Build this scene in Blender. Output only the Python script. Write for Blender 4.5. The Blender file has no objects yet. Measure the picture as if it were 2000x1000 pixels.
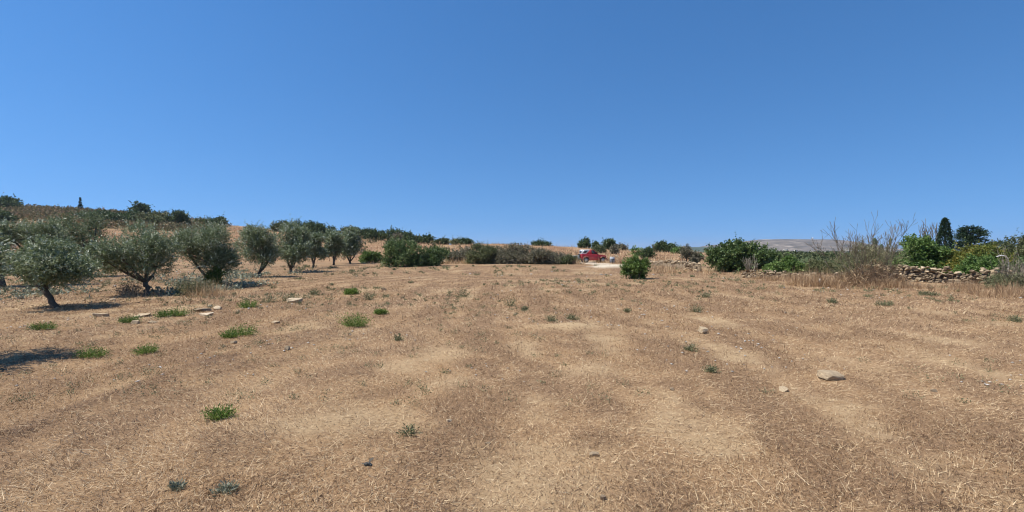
import bpy, bmesh, math, random
import numpy as np
from mathutils import Vector, Matrix
R = math.radians
rng = np.random.default_rng(7)
random.seed(7)
scene = bpy.context.scene
C = scene.collection

# ------------------------------------------------------------------ camera
F = 930.0            # focal length in pixels of a 2000 px wide frame
HZ = 488.0           # image row of the level horizon (frame is 1000 rows)
CAMZ = 1.65
cam = bpy.data.cameras.new('camera'); cam_o = bpy.data.objects.new('camera', cam); C.objects.link(cam_o)
cam.sensor_width = 36.0; cam.lens = 36.0 * F / 2000.0
cam.clip_start = 0.05; cam.clip_end = 20000
cam_o.location = (0, 0, CAMZ)
cam_o.rotation_euler = (R(90) - math.atan((500 - HZ) / F), 0, 0)
scene.camera = cam_o

# ------------------------------------------------------------------ sky, sun, exposure
SUN_EL = 60.0
SUN_VEC = Vector((-1.0, -0.18, 0)).normalized() * math.cos(R(SUN_EL)) + Vector((0, 0, math.sin(R(SUN_EL))))
world = bpy.data.worlds.new('World'); scene.world = world; world.use_nodes = True
wn = world.node_tree.nodes; wl = world.node_tree.links
bg = wn['Background']
sky = wn.new('ShaderNodeTexSky'); sky.sky_type = 'NISHITA'; sky.sun_disc = False
sky.sun_elevation = R(SUN_EL); sky.sun_rotation = math.atan2(SUN_VEC.x, SUN_VEC.y)
sky.air_density = 1.0; sky.dust_density = 0.0; sky.ozone_density = 6.0; sky.altitude = 0
tcw = wn.new('ShaderNodeTexCoord'); mpw = wn.new('ShaderNodeMapping'); nmw = wn.new('ShaderNodeVectorMath'); nmw.operation = 'NORMALIZE'
mpw.inputs['Location'].default_value = (0, 0, 0.18); mpw.inputs['Scale'].default_value = (1, 1, 0.88)   # lifts the sky lookup, so the horizon takes bluer sky from higher up
wl.new(tcw.outputs['Generated'], mpw.inputs[0]); wl.new(mpw.outputs[0], nmw.inputs[0]); wl.new(nmw.outputs[0], sky.inputs[0])
hs = wn.new('ShaderNodeHueSaturation')
hs.inputs['Saturation'].default_value = 1.19
wl.new(sky.outputs[0], hs.inputs['Color']); wl.new(hs.outputs[0], bg.inputs[0])
bg.inputs[1].default_value = 0.125
sun = bpy.data.lights.new('sun', 'SUN'); sun.energy = 5.0; sun.angle = R(0.53); sun.color = (1.0, 0.95, 0.87)
sun_o = bpy.data.objects.new('sun', sun); C.objects.link(sun_o)
sun_o.rotation_euler = (-SUN_VEC).to_track_quat('-Z', 'Y').to_euler()
vs = scene.view_settings
vs.view_transform = 'Standard'; vs.look = 'None'; vs.exposure = 0.32; vs.gamma = 1.0; vs.use_curve_mapping = False
scene.cycles.filter_width = 1.15; scene.cycles.max_bounces = 6; scene.cycles.transparent_max_bounces = 8

# ------------------------------------------------------------------ numeric helpers
def _hash(ix, iy, s):
    h = (ix.astype(np.int64) * 374761393 + iy.astype(np.int64) * 668265263 + s * 1442695041) & 0x7fffffff
    h = ((h ^ (h >> 13)) * 1274126177) & 0x7fffffff
    h = h ^ (h >> 16)
    return (h & 0xffff) / 65535.0
def vnoise(x, y, s=0):
    x = np.asarray(x, float); y = np.asarray(y, float)
    ix = np.floor(x); iy = np.floor(y); fx = x - ix; fy = y - iy
    fx = fx * fx * (3 - 2 * fx); fy = fy * fy * (3 - 2 * fy)
    a = _hash(ix, iy, s); b = _hash(ix + 1, iy, s); c = _hash(ix, iy + 1, s); d = _hash(ix + 1, iy + 1, s)
    return (a * (1 - fx) + b * fx) * (1 - fy) + (c * (1 - fx) + d * fx) * fy
def fbm(x, y, s=0, o=4):
    x = np.asarray(x, float); y = np.asarray(y, float)
    v = 0; a = 0.5; t = 0
    for k in range(o):
        v = v + a * vnoise(x * 2 ** k + 17.3 * k, y * 2 ** k - 9.1 * k, s + k); t += a; a *= 0.5
    return v / t
def sstep(a, b, x):
    t = np.clip((x - a) / (b - a), 0, 1); return t * t * (3 - 2 * t)
def unit(v):
    return v / np.maximum(np.linalg.norm(v, axis=-1, keepdims=True), 1e-9)

# ------------------------------------------------------------------ the lie of the land
SK_X = np.array([-600, 0, 80, 150, 250, 330, 400, 470, 560, 700, 800, 870, 930, 1000, 1100, 1180, 1250, 1330, 1400, 1480, 2000, 2600.])
SK_Y = np.array([392, 403, 404, 409, 420, 427, 436, 442, 449, 463, 470, 474, 477, 481, 484, 486.5, 489, 491.5, 495, 500, 506, 506.])
def ridge_depth(u):
    return 118 + 80 * sstep(0.25, -1.0, u)
def mow(x, y):            # the line the mower drove: straight swaths, turned at the far headland
    wx = x + 0.5 * (fbm(x * 0.12, y * 0.12, 31, 2) - 0.5)
    return np.where(y < 22, np.abs(wx - 2.5), np.hypot(wx - 2.5, (y - 22) * 0.9))
MOUND = (0, 0)
def gz(x, y):
    x = np.asarray(x, float); y = np.asarray(y, float)
    yy = np.maximum(y, 1.0); u = np.clip(x / yy, -1.7, 1.7)
    yr = ridge_depth(u)
    zr = CAMZ + (HZ - np.interp(1000 + F * u, SK_X, SK_Y)) / F * yr
    t = np.clip((y - 62) / (yr - 62), 0, 1)
    prof = np.where(t < 0.06, t * t / 0.12, t - 0.03) / 0.97
    z = zr * prof
    over = sstep(0, 1, np.clip((y - yr) / 140, 0, 1))
    z = z * (1 - over) + (-7.0) * over
    # small relief, fading out at the camera's own feet
    n = (fbm(x * 0.09, y * 0.09, 3, 3) - 0.5)
    near = sstep(90, 40, y)
    z = z + n * (0.14 * sstep(3, 14, np.hypot(x, y)) * near) + (fbm(x * 0.05, y * 0.05, 5, 4) - 0.5) * 2.2 * sstep(75, 130, y) * (1 - 0.8 * over) * sstep(0.45, 0.1, u)
    # mower swaths and clods
    q = mow(x, y); fld = near * sstep(-13, -11, x) * sstep(19, 16, x)
    z = z + fld * 0.011 * np.sin(q * 2 * math.pi / 1.55 + 2.0 * fbm(x * 0.3, y * 0.3, 8, 2))
    z = z + near * (0.05 * (fbm(x * 1.1, y * 1.1, 11, 3) - 0.5) + 0.022 * (fbm(x * 5.0, y * 5.0, 14, 2) - 0.5))
    z = z + 0.035 * np.exp(-((x + 4.45) / 0.22) ** 2) * sstep(3.2, 4.0, y) * sstep(9.5, 7.0, y)
    # spoil heap by the track, sandy hump mid-field
    z = z + 0.30 * np.exp(-(((x - 10.2) / 2.3) ** 2 + ((y - 44.5) / 2.2) ** 2))
    z = z + 0.10 * np.exp(-(((x - 1.35) / 0.75) ** 2 + ((y - 10.2) / 0.5) ** 2))
    return z
def ground_px(px, py):     # the ground point seen at a pixel of the photograph
    u = (px - 1000) / F; d = np.concatenate([np.geomspace(1.5, 80, 1500), np.linspace(80, 260, 300)])
    zz = CAMZ + (HZ - py) / F * d
    g = gz(u * d, d); k = np.nonzero(g >= zz)[0]
    dd = d[k[0]] if len(k) else 200.0
    return Vector((u * dd, dd, float(gz(u * dd, dd))))
def at_depth(px, d):
    x = (px - 1000) / F * d
    return Vector((x, d, float(gz(x, d))))
def hz_at(py, d):          # height of a pixel row at a depth
    return CAMZ + (HZ - py) / F * d

# ------------------------------------------------------------------ object helpers
def tag(o, label=None, cat=None, group=None, kind=None):
    if label: o['label'] = label
    if cat: o['category'] = cat
    if group: o['group'] = group
    if kind: o['kind'] = kind
    return o
def thing(name, loc, label, cat, group=None, rz=0.0):
    o = bpy.data.objects.new(name, None); C.objects.link(o)
    o.location = loc; o.rotation_euler = (0, 0, rz); o.empty_display_size = 0.2
    return tag(o, label, cat, group)
class MB:
    """collects vertices and faces; build() links them as one mesh object"""
    def __init__(s): s.v = []; s.q = []; s.t = []; s.tone = []; s.n = 0
    def add(s, v, quads=None, tris=None, tone=0.5):
        v = np.asarray(v, float).reshape(-1, 3)
        if quads is not None and len(quads): s.q.append(np.asarray(quads, np.int64).reshape(-1, 4) + s.n)
        if tris is not None and len(tris): s.t.append(np.asarray(tris, np.int64).reshape(-1, 3) + s.n)
        s.tone.append(np.broadcast_to(np.asarray(tone, float), (len(v),)).copy())
        s.v.append(v); s.n += len(v)
    def mesh(s, name, mat, smooth=False):
        v = np.concatenate(s.v); me = bpy.data.meshes.new(name)
        q = np.concatenate(s.q) if s.q else np.zeros((0, 4), np.int64)
        t = np.concatenate(s.t) if s.t else np.zeros((0, 3), np.int64)
        me.vertices.add(len(v)); me.vertices.foreach_set('co', v.astype(np.float32).ravel())
        nl = q.size + t.size; me.loops.add(nl)
        me.loops.foreach_set('vertex_index', np.concatenate([q.ravel(), t.ravel()]).astype(np.int32))
        npoly = len(q) + len(t); me.polygons.add(npoly)
        st = np.concatenate([np.arange(len(q)) * 4, q.size + np.arange(len(t)) * 3]).astype(np.int32)
        me.polygons.foreach_set('loop_start', st)
        if smooth: me.polygons.foreach_set('use_smooth', np.ones(npoly, bool))
        a = me.attributes.new('tone', 'FLOAT', 'POINT'); a.data.foreach_set('value', np.concatenate(s.tone).astype(np.float32))
        me.materials.append(mat); me.update(calc_edges=True); me.validate()
        return me
    def build(s, name, mat, parent=None, loc=None, smooth=False):
        o = bpy.data.objects.new(name, s.mesh(name, mat, smooth)); C.objects.link(o)
        if parent: o.parent = parent
        if loc is not None: o.location = loc
        return o
    def box(s, x0, x1, y0, y1, z0, z1, tone=0.5):
        v = [(x, y, z) for x in (x0, x1) for y in (y0, y1) for z in (z0, z1)]
        s.add(v, quads=[(0, 1, 3, 2), (4, 6, 7, 5), (0, 4, 5, 1), (2, 3, 7, 6), (0, 2, 6, 4), (1, 5, 7, 3)], tone=tone)
    def tube(s, pts, rad, n=6, tone=0.5, cap=True):
        pts = np.asarray(pts, float); m = len(pts); rad = np.broadcast_to(np.asarray(rad, float), (m,))
        tan = unit(np.gradient(pts, axis=0)); ref = np.array([0.31, 0.77, 0.55]) if abs(tan[0, 2]) > 0.8 else np.array([0, 0, 1.0])
        a = unit(np.cross(tan, ref)); b = np.cross(tan, a)
        th = np.arange(n) * 2 * math.pi / n
        v = pts[:, None] + rad[:, None, None] * (np.cos(th)[None, :, None] * a[:, None] + np.sin(th)[None, :, None] * b[:, None])
        i = np.arange(m - 1)[:, None] * n; j = np.arange(n)[None]; k = (np.arange(n)[None] + 1) % n
        q = np.stack([i + j, i + k, i + n + k, i + n + j], -1).reshape(-1, 4)
        tr = []
        if cap and n >= 4: tr = [(0, k + 1, k) for k in range(1, n - 1)] + [((m - 1) * n, (m - 1) * n + k, (m - 1) * n + k + 1) for k in range(1, n - 1)]
        s.add(v.reshape(-1, 3), quads=q, tris=tr, tone=tone)

# ------------------------------------------------------------------ materials
def new_mat(name, rough=0.8, spec=0.3):
    m = bpy.data.materials.new(name); m.use_nodes = True
    p = m.node_tree.nodes['Principled BSDF']
    p.inputs['Roughness'].default_value = rough; p.inputs['Specular IOR Level'].default_value = spec
    return m, m.node_tree.nodes, m.node_tree.links, p
def ramp(nodes, stops):
    r = nodes.new('ShaderNodeValToRGB'); e = r.color_ramp.elements
    while len(e) < len(stops): e.new(0.5)
    for k, (pos, col) in enumerate(stops):
        e[k].position = pos; e[k].color = (*col, 1)
    return r
def tone_mat(name, stops, rough=0.6, spec=0.3, translucent=0.0, noise=None, obj_var=0.0):
    """colour from each piece's own tone; optional speckle, per-object variation and light passing through leaves"""
    m, n, l, p = new_mat(name, rough, spec)
    at = n.new('ShaderNodeAttribute'); at.attribute_name = 'tone'
    src = at.outputs['Fac']
    if noise:
        tx = n.new('ShaderNodeTexNoise'); tx.inputs['Scale'].default_value = noise[0]; tx.inputs['Detail'].default_value = 5
        tc = n.new('ShaderNodeTexCoord'); l.new(tc.outputs['Object'], tx.inputs['Vector'])
        ma = n.new('ShaderNodeMath'); ma.operation = 'MULTIPLY_ADD'; ma.inputs[1].default_value = noise[1]
        sb = n.new('ShaderNodeMath'); sb.operation = 'SUBTRACT'; sb.inputs[1].default_value = 0.5
        l.new(tx.outputs['Fac'], sb.inputs[0]); l.new(sb.outputs[0], ma.inputs[0]); l.new(src, ma.inputs[2]); src = ma.outputs[0]
    if obj_var:
        oi = n.new('ShaderNodeObjectInfo'); mb = n.new('ShaderNodeMath'); mb.operation = 'MULTIPLY_ADD'; mb.inputs[1].default_value = obj_var
        sb2 = n.new('ShaderNodeMath'); sb2.operation = 'SUBTRACT'; sb2.inputs[1].default_value = 0.5
        l.new(oi.outputs['Random'], sb2.inputs[0]); l.new(sb2.outputs[0], mb.inputs[0]); l.new(src, mb.inputs[2]); src = mb.outputs[0]
    r = ramp(n, stops); l.new(src, r.inputs[0]); l.new(r.outputs[0], p.inputs['Base Color'])
    if translucent:
        tr = n.new('ShaderNodeBsdfTranslucent'); mx = n.new('ShaderNodeMixShader'); mx.inputs[0].default_value = translucent
        l.new(r.outputs[0], tr.inputs[0]); l.new(p.outputs[0], mx.inputs[1]); l.new(tr.outputs[0], mx.inputs[2])
        l.new(mx.outputs[0], n['Material Output'].inputs[0])
    return m
M = {}
M['olive'] = tone_mat('olive_leaf', [(0.0, (0.05, 0.072, 0.027)), (0.5, (0.165, 0.21, 0.093)), (0.78, (0.31, 0.36, 0.21)), (1.0, (0.55, 0.59, 0.46))], 0.42, 0.5, 0.28)
M['carob'] = tone_mat('evergreen_leaf', [(0.0, (0.03, 0.05, 0.016)), (0.6, (0.085, 0.125, 0.042)), (1.0, (0.18, 0.22, 0.09))], 0.5, 0.35, 0.25)
M['shrub'] = tone_mat('maquis_leaf', [(0.0, (0.05, 0.065, 0.024)), (0.5, (0.14, 0.16, 0.066)), (0.8, (0.22, 0.215, 0.10)), (1.0, (0.31, 0.25, 0.15))], 0.6, 0.25, 0.25, obj_var=0.35)
M['scrub'] = tone_mat('garrigue_leaf', [(0.0, (0.08, 0.085, 0.036)), (0.4, (0.17, 0.155, 0.07)), (0.7, (0.26, 0.195, 0.105)), (1.0, (0.36, 0.235, 0.135))], 0.7, 0.2, 0.2)
M['twiggy'] = tone_mat('twiggy_leaf', [(0.0, (0.09, 0.085, 0.05)), (0.45, (0.20, 0.19, 0.115)), (0.75, (0.31, 0.26, 0.185)), (1.0, (0.40, 0.33, 0.24))], 0.7, 0.2, 0.2, obj_var=0.3)
M['fresh'] = tone_mat('fresh_leaf', [(0.0, (0.045, 0.09, 0.018)), (0.6, (0.14, 0.225, 0.05)), (1.0, (0.30, 0.38, 0.12))], 0.5, 0.3, 0.25)
M['citrus'] = tone_mat('glossy_leaf', [(0.0, (0.042, 0.076, 0.02)), (0.6, (0.13, 0.19, 0.058)), (1.0, (0.29, 0.33, 0.14))], 0.45, 0.35, 0.28)
M['yellowing'] = tone_mat('yellowing_leaf', [(0.0, (0.05, 0.085, 0.016)), (0.45, (0.15, 0.18, 0.035)), (0.8, (0.32, 0.28, 0.055)), (1.0, (0.42, 0.32, 0.08))], 0.55, 0.3, 0.25)
M['conifer'] = tone_mat('conifer_leaf', [(0.0, (0.014, 0.028, 0.014)), (0.6, (0.035, 0.065, 0.03)), (1.0, (0.08, 0.12, 0.06))], 0.6, 0.25, 0.05)
M['glaucous'] = tone_mat('glaucous_leaf', [(0.0, (0.14, 0.155, 0.10)), (0.6, (0.28, 0.30, 0.20)), (1.0, (0.44, 0.43, 0.32))], 0.6, 0.25, 0.15)
M['weed'] = tone_mat('grey_weed', [(0.0, (0.09, 0.108, 0.05)), (0.6, (0.19, 0.20, 0.10)), (1.0, (0.32, 0.28, 0.16))], 0.7, 0.2, 0.15)
M['tuft'] = tone_mat('green_grass', [(0.0, (0.045, 0.085, 0.014)), (0.5, (0.11, 0.19, 0.028)), (0.85, (0.21, 0.30, 0.06)), (1.0, (0.36, 0.36, 0.13))], 0.55, 0.3, 0.25)
M['straw'] = tone_mat('straw', [(0.0, (0.112, 0.067, 0.041)), (0.3, (0.29, 0.180, 0.100)), (0.65, (0.53, 0.358, 0.195)), (1.0, (0.79, 0.615, 0.38))], 0.65, 0.25, 0.15)
M['drytwig'] = tone_mat('dry_twig', [(0.0, (0.06, 0.045, 0.03)), (0.5, (0.17, 0.14, 0.10)), (1.0, (0.36, 0.32, 0.25))], 0.8, 0.2)
M['bark'] = tone_mat('bark', [(0.0, (0.045, 0.037, 0.028)), (0.5, (0.10, 0.085, 0.065)), (1.0, (0.20, 0.175, 0.14))], 0.9, 0.15, noise=(14.0, 0.9))
M['stone'] = tone_mat('limestone', [(0.0, (0.12, 0.088, 0.058)), (0.4, (0.26, 0.195, 0.125)), (0.75, (0.44, 0.335, 0.21)), (1.0, (0.64, 0.53, 0.38))], 0.9, 0.15, noise=(7.0, 0.8), obj_var=0.45)
M['white_stone'] = tone_mat('white_pebble', [(0.0, (0.35, 0.31, 0.26)), (1.0, (0.74, 0.71, 0.65))], 0.8, 0.2)
M['cactus'] = tone_mat('cactus_skin', [(0.0, (0.05, 0.09, 0.04)), (1.0, (0.16, 0.22, 0.11))], 0.5, 0.3, noise=(6, 0.5))
def flat_mat(name, col, rough=0.5, spec=0.4, metal=0.0, coat=0.0):
    m, n, l, p = new_mat(name, rough, spec)
    tx = n.new('ShaderNodeTexNoise'); tx.inputs['Scale'].default_value = 5; tx.inputs['Detail'].default_value = 4
    tc = n.new('ShaderNodeTexCoord'); l.new(tc.outputs['Object'], tx.inputs['Vector'])
    r = ramp(n, [(0.3, tuple(c * 0.82 for c in col)), (0.7, tuple(min(1, c * 1.08) for c in col))])
    l.new(tx.outputs['Fac'], r.inputs[0]); l.new(r.outputs[0], p.inputs['Base Color'])
    p.inputs['Metallic'].default_value = metal; p.inputs['Coat Weight'].default_value = coat
    return m
M['car_red'] = flat_mat('dusty_red_paint', (0.40, 0.026, 0.034), 0.45, 0.4, coat=0.2)
M['car_trim'] = flat_mat('faded_red_plastic', (0.36, 0.10, 0.09), 0.65)
M['car_white'] = flat_mat('white_hardtop', (0.80, 0.79, 0.77), 0.45)
M['glass'] = flat_mat('dark_window', (0.035, 0.045, 0.055), 0.12, 0.6)
M['rubber'] = flat_mat('rubber', (0.03, 0.03, 0.03), 0.85, 0.2)
M['alloy'] = flat_mat('wheel_alloy', (0.50, 0.49, 0.47), 0.45, 0.5, metal=0.3)
M['dark_plastic'] = flat_mat('dark_plastic', (0.035, 0.04, 0.038), 0.6)
M['grey_plastic'] = flat_mat('grey_green_plastic', (0.20, 0.22, 0.20), 0.6)
M['grey_panel'] = flat_mat('pale_grey_panel', (0.36, 0.38, 0.40), 0.6)
M['white_paint'] = flat_mat('white_paint', (0.80, 0.79, 0.76), 0.6)
M['plaster'] = flat_mat('cream_plaster', (0.62, 0.56, 0.46), 0.85)
M['roof'] = flat_mat('flat_roof', (0.45, 0.40, 0.34), 0.85)

# ------------------------------------------------------------------ ground
def field_masks(x, y):
    """patches that belong to the field itself: matted brown weed, bare pale soil, mower swath banding"""
    x = np.asarray(x, float); y = np.asarray(y, float)
    q = mow(x, y)
    sw = 0.5 + 0.5 * np.sin(q * 2 * math.pi / 1.55 + 2.0 * fbm(x * 0.3, y * 0.3, 8, 2))
    br = fbm(x * 0.7, y * 0.5, 41, 5); fine = fbm(x * 3.0, y * 2.2, 45, 5)
    brown = 0.58 * sstep(0.40, 0.68, 0.28 * br + (0.09 + 0.07 * sstep(9, 18, y)) * sw + 0.06 + 0.60 * fine)
    ln_ = np.exp(-((x + 4.45 + 0.25 * (fbm(x * 0 + 3, y * 0.7, 47, 3) - 0.5)) / 0.16) ** 2) * sstep(3.2, 4.0, y) * sstep(9.5, 7.0, y)
    brown = np.clip(brown + 0.6 * ln_, 0, 1)
    bare = 0.65 * sstep(0.56, 0.72, fbm(x * 0.5 + 40, y * 0.45, 51, 5) * 0.62 + 0.14 * (1 - sw) + 0.24 * fbm(x * 3.3, y * 3.0, 53, 4))
    for (cx, cy, rx, ry) in ((0.15, 3.4, 0.8, 0.75), (-1.6, 4.6, 0.9, 0.5), (1.3, 10.2, 0.9, 0.5), (-1.1, 7.6, 0.5, 0.9), (-0.75, 5.9, 0.4, 0.5), (1.1, 6.6, 0.6, 0.5)):
        bare = np.maximum(bare, (0.95 if cy == 10.2 else 0.6) * sstep(1.3, 0.2, np.hypot((x - cx) / rx, (y - cy) / ry) + 1.3 * (fbm(x * 2.5, y * 2.5, 57, 3) - 0.5)))
    brown = np.clip(brown + 0.5 * (sw - 0.45) * sstep(20, 27, y), 0, 1) * (1 - 0.85 * bare)
    return brown, bare, sw
def axis(n, a, lim, shift=0.0):
    b = math.log(2 * lim / a); t = np.linspace(-1, 1, 2 * n + 1)
    return a * np.sinh(b * t) + shift
gx = axis(185, 1.6, 9000); gy = axis(185, 1.6, 9000, 4.5)
GX, GY = np.meshgrid(gx, gy); GZ = gz(GX, GY)
far = np.hypot(GX, GY)
GZ = np.where(far > 700, GZ - 8 * sstep(700, 1500, far), GZ)
nx, ny = len(gx), len(gy)
I = (np.arange(ny - 1)[:, None] * nx + np.arange(nx - 1)[None])
gq = np.stack([I, I + 1, I + nx + 1, I + nx], -1).reshape(-1, 4)
gm = MB(); gm.add(np.stack([GX, GY, GZ], -1).reshape(-1, 3), quads=gq)
def ground_material():
    m, n, l, p = new_mat('dry_field', 0.95, 0.1)
    geo = n.new('ShaderNodeNewGeometry')
    def noise(scale, detail=6, rough=0.6, vec=None):
        t = n.new('ShaderNodeTexNoise'); t.inputs['Scale'].default_value = scale; t.inputs['Detail'].default_value = detail; t.inputs['Roughness'].default_value = rough
        l.new(vec or geo.outputs['Position'], t.inputs['Vector']); return t.outputs['Fac']
    def attr(nm):
        a = n.new('ShaderNodeAttribute'); a.attribute_name = nm; return a.outputs['Fac']
    def mix(fac, a, b):
        mx = n.new('ShaderNodeMix'); mx.data_type = 'RGBA'
        l.new(fac, mx.inputs[0]); l.new(a, mx.inputs[6]); l.new(b, mx.inputs[7]); return mx.outputs[2]
    mp = n.new('ShaderNodeMapping'); mp.inputs['Scale'].default_value = (1.0, 0.35, 1.0); l.new(geo.outputs['Position'], mp.inputs[0])
    straw = ramp(n, [(0.25, (0.155, 0.094, 0.052)), (0.5, (0.31, 0.196, 0.104)), (0.75, (0.53, 0.36, 0.195))])
    l.new(noise(26, 8, 0.75), straw.inputs[0])
    brown = ramp(n, [(0.3, (0.105, 0.064, 0.040)), (0.7, (0.255, 0.157, 0.090))]); l.new(noise(30, 8, 0.7), brown.inputs[0])
    soil = ramp(n, [(0.3, (0.33, 0.228, 0.125)), (0.7, (0.52, 0.385, 0.225))]); l.new(noise(18, 8, 0.7), soil.inputs[0])
    hill = ramp(n, [(0.30, (0.16, 0.085, 0.048)), (0.48, (0.28, 0.165, 0.090)), (0.62, (0.36, 0.235, 0.125)), (0.75, (0.13, 0.11, 0.05))]); l.new(noise(0.11, 8, 0.7), hill.inputs[0])
    plain = ramp(n, [(0.35, (0.05, 0.075, 0.025)), (0.6, (0.09, 0.11, 0.045)), (0.75, (0.24, 0.20, 0.11))]); l.new(noise(0.012, 6, 0.6), plain.inputs[0])
    chalk = ramp(n, [(0.3, (0.44, 0.36, 0.25)), (0.7, (0.64, 0.56, 0.43))]); l.new(noise(3, 8, 0.7), chalk.inputs[0])
    garr = ramp(n, [(0.35, (0.09, 0.085, 0.036)), (0.55, (0.16, 0.125, 0.06)), (0.72, (0.26, 0.165, 0.09))]); l.new(noise(0.35, 8, 0.7), garr.inputs[0])
    c = mix(attr('brown'), straw.outputs[0], brown.outputs[0])
    c = mix(attr('bare'), c, soil.outputs[0])
    c = mix(attr('hillside'), c, hill.outputs[0])
    c = mix(attr('garrigue'), c, garr.outputs[0])
    c = mix(attr('plain'), c, plain.outputs[0])
    c = mix(attr('chalk'), c, chalk.outputs[0])
    l.new(c, p.inputs['Base Color'])
    b = n.new('ShaderNodeBump'); b.inputs['Strength'].default_value = 0.7; b.inputs['Distance'].default_value = 0.03
    l.new(noise(22, 8, 0.75), b.inputs['Height']); l.new(b.outputs[0], p.inputs['Normal'])
    return m
ground = gm.build('ground', ground_material(), smooth=True)
tag(ground, 'dry mown field and the hillside behind it', None, kind='structure')
def add_attr(me, nm, arr):
    a = me.attributes.new(nm, 'FLOAT', 'POINT'); a.data.foreach_set('value', np.asarray(arr, np.float32).ravel())
_br, _ba, _sw = field_masks(GX, GY)
U = GX / np.maximum(GY, 1.0)
hillm = sstep(58, 68, GY) * sstep(900, 500, far)
add_attr(ground.data, 'brown', _br); add_attr(ground.data, 'bare', _ba); add_attr(ground.data, 'hillside', hillm)
gar = sstep(0.42, 0.56, fbm(GX * 0.03, GY * 0.02, 61, 4) + 0.5 * sstep(105, 160, GY) - 0.22) * sstep(-0.58, -0.72, U) * hillm
add_attr(ground.data, 'garrigue', gar)
add_attr(ground.data, 'plain', np.maximum(sstep(180, 330, GY), sstep(30, 42, GY) * sstep(0.50, 0.60, U)))
chalk = sstep(1.15, 0.7, np.hypot((GX - 10.3) / 3.3, (GY - 44.8) / 3.2) + 0.5 * (fbm(GX * 0.8, GY * 0.8, 66, 3) - 0.5))
trk = np.abs(GX - (10.4 - 0.02 * (GY - 45))) ; chalk = np.maximum(chalk, sstep(1.9, 1.0, trk + 1.2 * (fbm(GX * 0.7, GY * 0.7, 67, 3) - 0.5)) * sstep(46, 49, GY) * sstep(66, 63, GY) * 0.8)
chalk = np.maximum(chalk, sstep(1.3, 0.8, np.hypot((GX - 9.6) / 3.2, (GY - 61.2) / 1.6)) * 0.9)
add_attr(ground.data, 'chalk', chalk)

# ------------------------------------------------------------------ foliage
def leaves(mb, p, d, ln, k, L, W, tone, droop=0.0, spread=0.9, tvar=0.12):
    """k leaves along each shoot (p start, d direction, ln length); every leaf is a folded diamond"""
    S = len(p)
    t = (np.arange(k) + 0.5) / k
    P = p[:, None] + d[:, None] * (ln[:, None] * t[None])[..., None]
    P[..., 2] -= droop * (t[None] ** 2) * ln[:, None]
    n = S * k; P = P.reshape(-1, 3); D = np.repeat(d, k, 0)
    r = unit(rng.normal(size=(n, 3)))
    ld = unit(D * (1.0 - 0.5 * spread) + r * spread)
    sd = unit(np.cross(ld, unit(rng.normal(size=(n, 3)))))
    l_ = L * rng.uniform(0.65, 1.25, n)[:, None]; w_ = W * rng.uniform(0.7, 1.25, n)[:, None] * 0.5
    nr = np.cross(ld, sd) * w_ * 0.35
    v = np.stack([P, P + ld * l_ * 0.45 + sd * w_ + nr, P + ld * l_, P + ld * l_ * 0.45 - sd * w_ + nr], 1)
    q = np.arange(n * 4).reshape(-1, 4)
    tn = np.repeat(np.broadcast_to(tone, (S,)), k) + rng.normal(0, tvar, n)
    mb.add(v.reshape(-1, 3), quads=q, tone=np.repeat(np.clip(tn, 0, 1), 4))
def lobes_crown(mb, lobes, shoots, ln, k, L, W, tone=0.5, tone_var=0.16, up=0.35, bright=0.0, shell=0.55, droop=0.0, spread=0.9, sun_tone=None):
    """shoots spread through ellipsoid lobes [(cx,cy,cz,rx,ry,rz)], most of them near the skin, growing outwards"""
    lo = np.asarray(lobes, float); vol = lo[:, 3] * lo[:, 4] * lo[:, 5]; w = vol ** 0.75; w /= w.sum()
    idx = rng.choice(len(lo), shoots, p=w)
    dr = unit(rng.normal(size=(shoots, 3)))
    rad = np.where(rng.random(shoots) < 0.75, rng.uniform(shell, 1.0, shoots), rng.uniform(0.15, shell, shoots))
    c = lo[idx]; P = c[:, :3] + dr * c[:, 3:] * rad[:, None]
    nrm = unit(dr / c[:, 3:])
    d = unit(nrm * 0.8 + np.array([0, 0, up]) + rng.normal(0, 0.42, (shoots, 3)))
    tn = np.clip(tone + rng.normal(0, tone_var, shoots) + (rng.random(shoots) < bright) * 0.32, 0, 1)
    leaves(mb, P, d, ln * rng.uniform(0.5, 1.35, shoots) * np.where(rng.random(shoots) < 0.05, 2.2, 1.0), k, L, W, tn, droop, spread)
def limbs(mb, base, targets, r0, lean_pt, n=7, wob=0.10, fork=None):
    """one trunk to lean_pt, then a tapering limb to each target"""
    b = np.asarray(base, float); lp = np.asarray(lean_pt, float)
    ts = np.linspace(0, 1, 6)[:, None]; pts = b + (lp - b) * ts
    pts[1:-1] += rng.normal(0, wob * r0 * 2.2, (4, 3)) * [1, 1, 0.2]
    rr = r0 * np.array([1.45, 1.08, 0.98, 0.92, 0.9, 0.95])
    mb.tube(pts, rr, 8, tone=0.5)
    for t in targets:
        t = np.asarray(t, float); s = np.linspace(0, 1, n)[:, None]
        L = np.linalg.norm(t - lp)
        bend = np.array([0, 0, 0.22 * L]); mid = (lp + t) / 2 - bend * 0.35 + rng.normal(0, wob * L, 3)
        pp = (1 - s) ** 2 * lp + 2 * s * (1 - s) * mid + s ** 2 * t
        mb.tube(pp, np.linspace(r0 * 0.72, r0 * 0.14, n), 6, tone=0.5)
        for j in range(3):
            k = random.uniform(0.35, 0.85); o = (1 - k) ** 2 * lp + 2 * k * (1 - k) * mid + k * k * t
            e = o + unit(rng.normal(size=3) + np.array([0, 0, 0.5])) * L * random.uniform(0.25, 0.5)
            mb.tube([o, (o + e) / 2 + rng.normal(0, 0.03 * L, 3), e], [r0 * 0.28, r0 * 0.2, r0 * 0.07], 5, tone=0.5)
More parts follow.
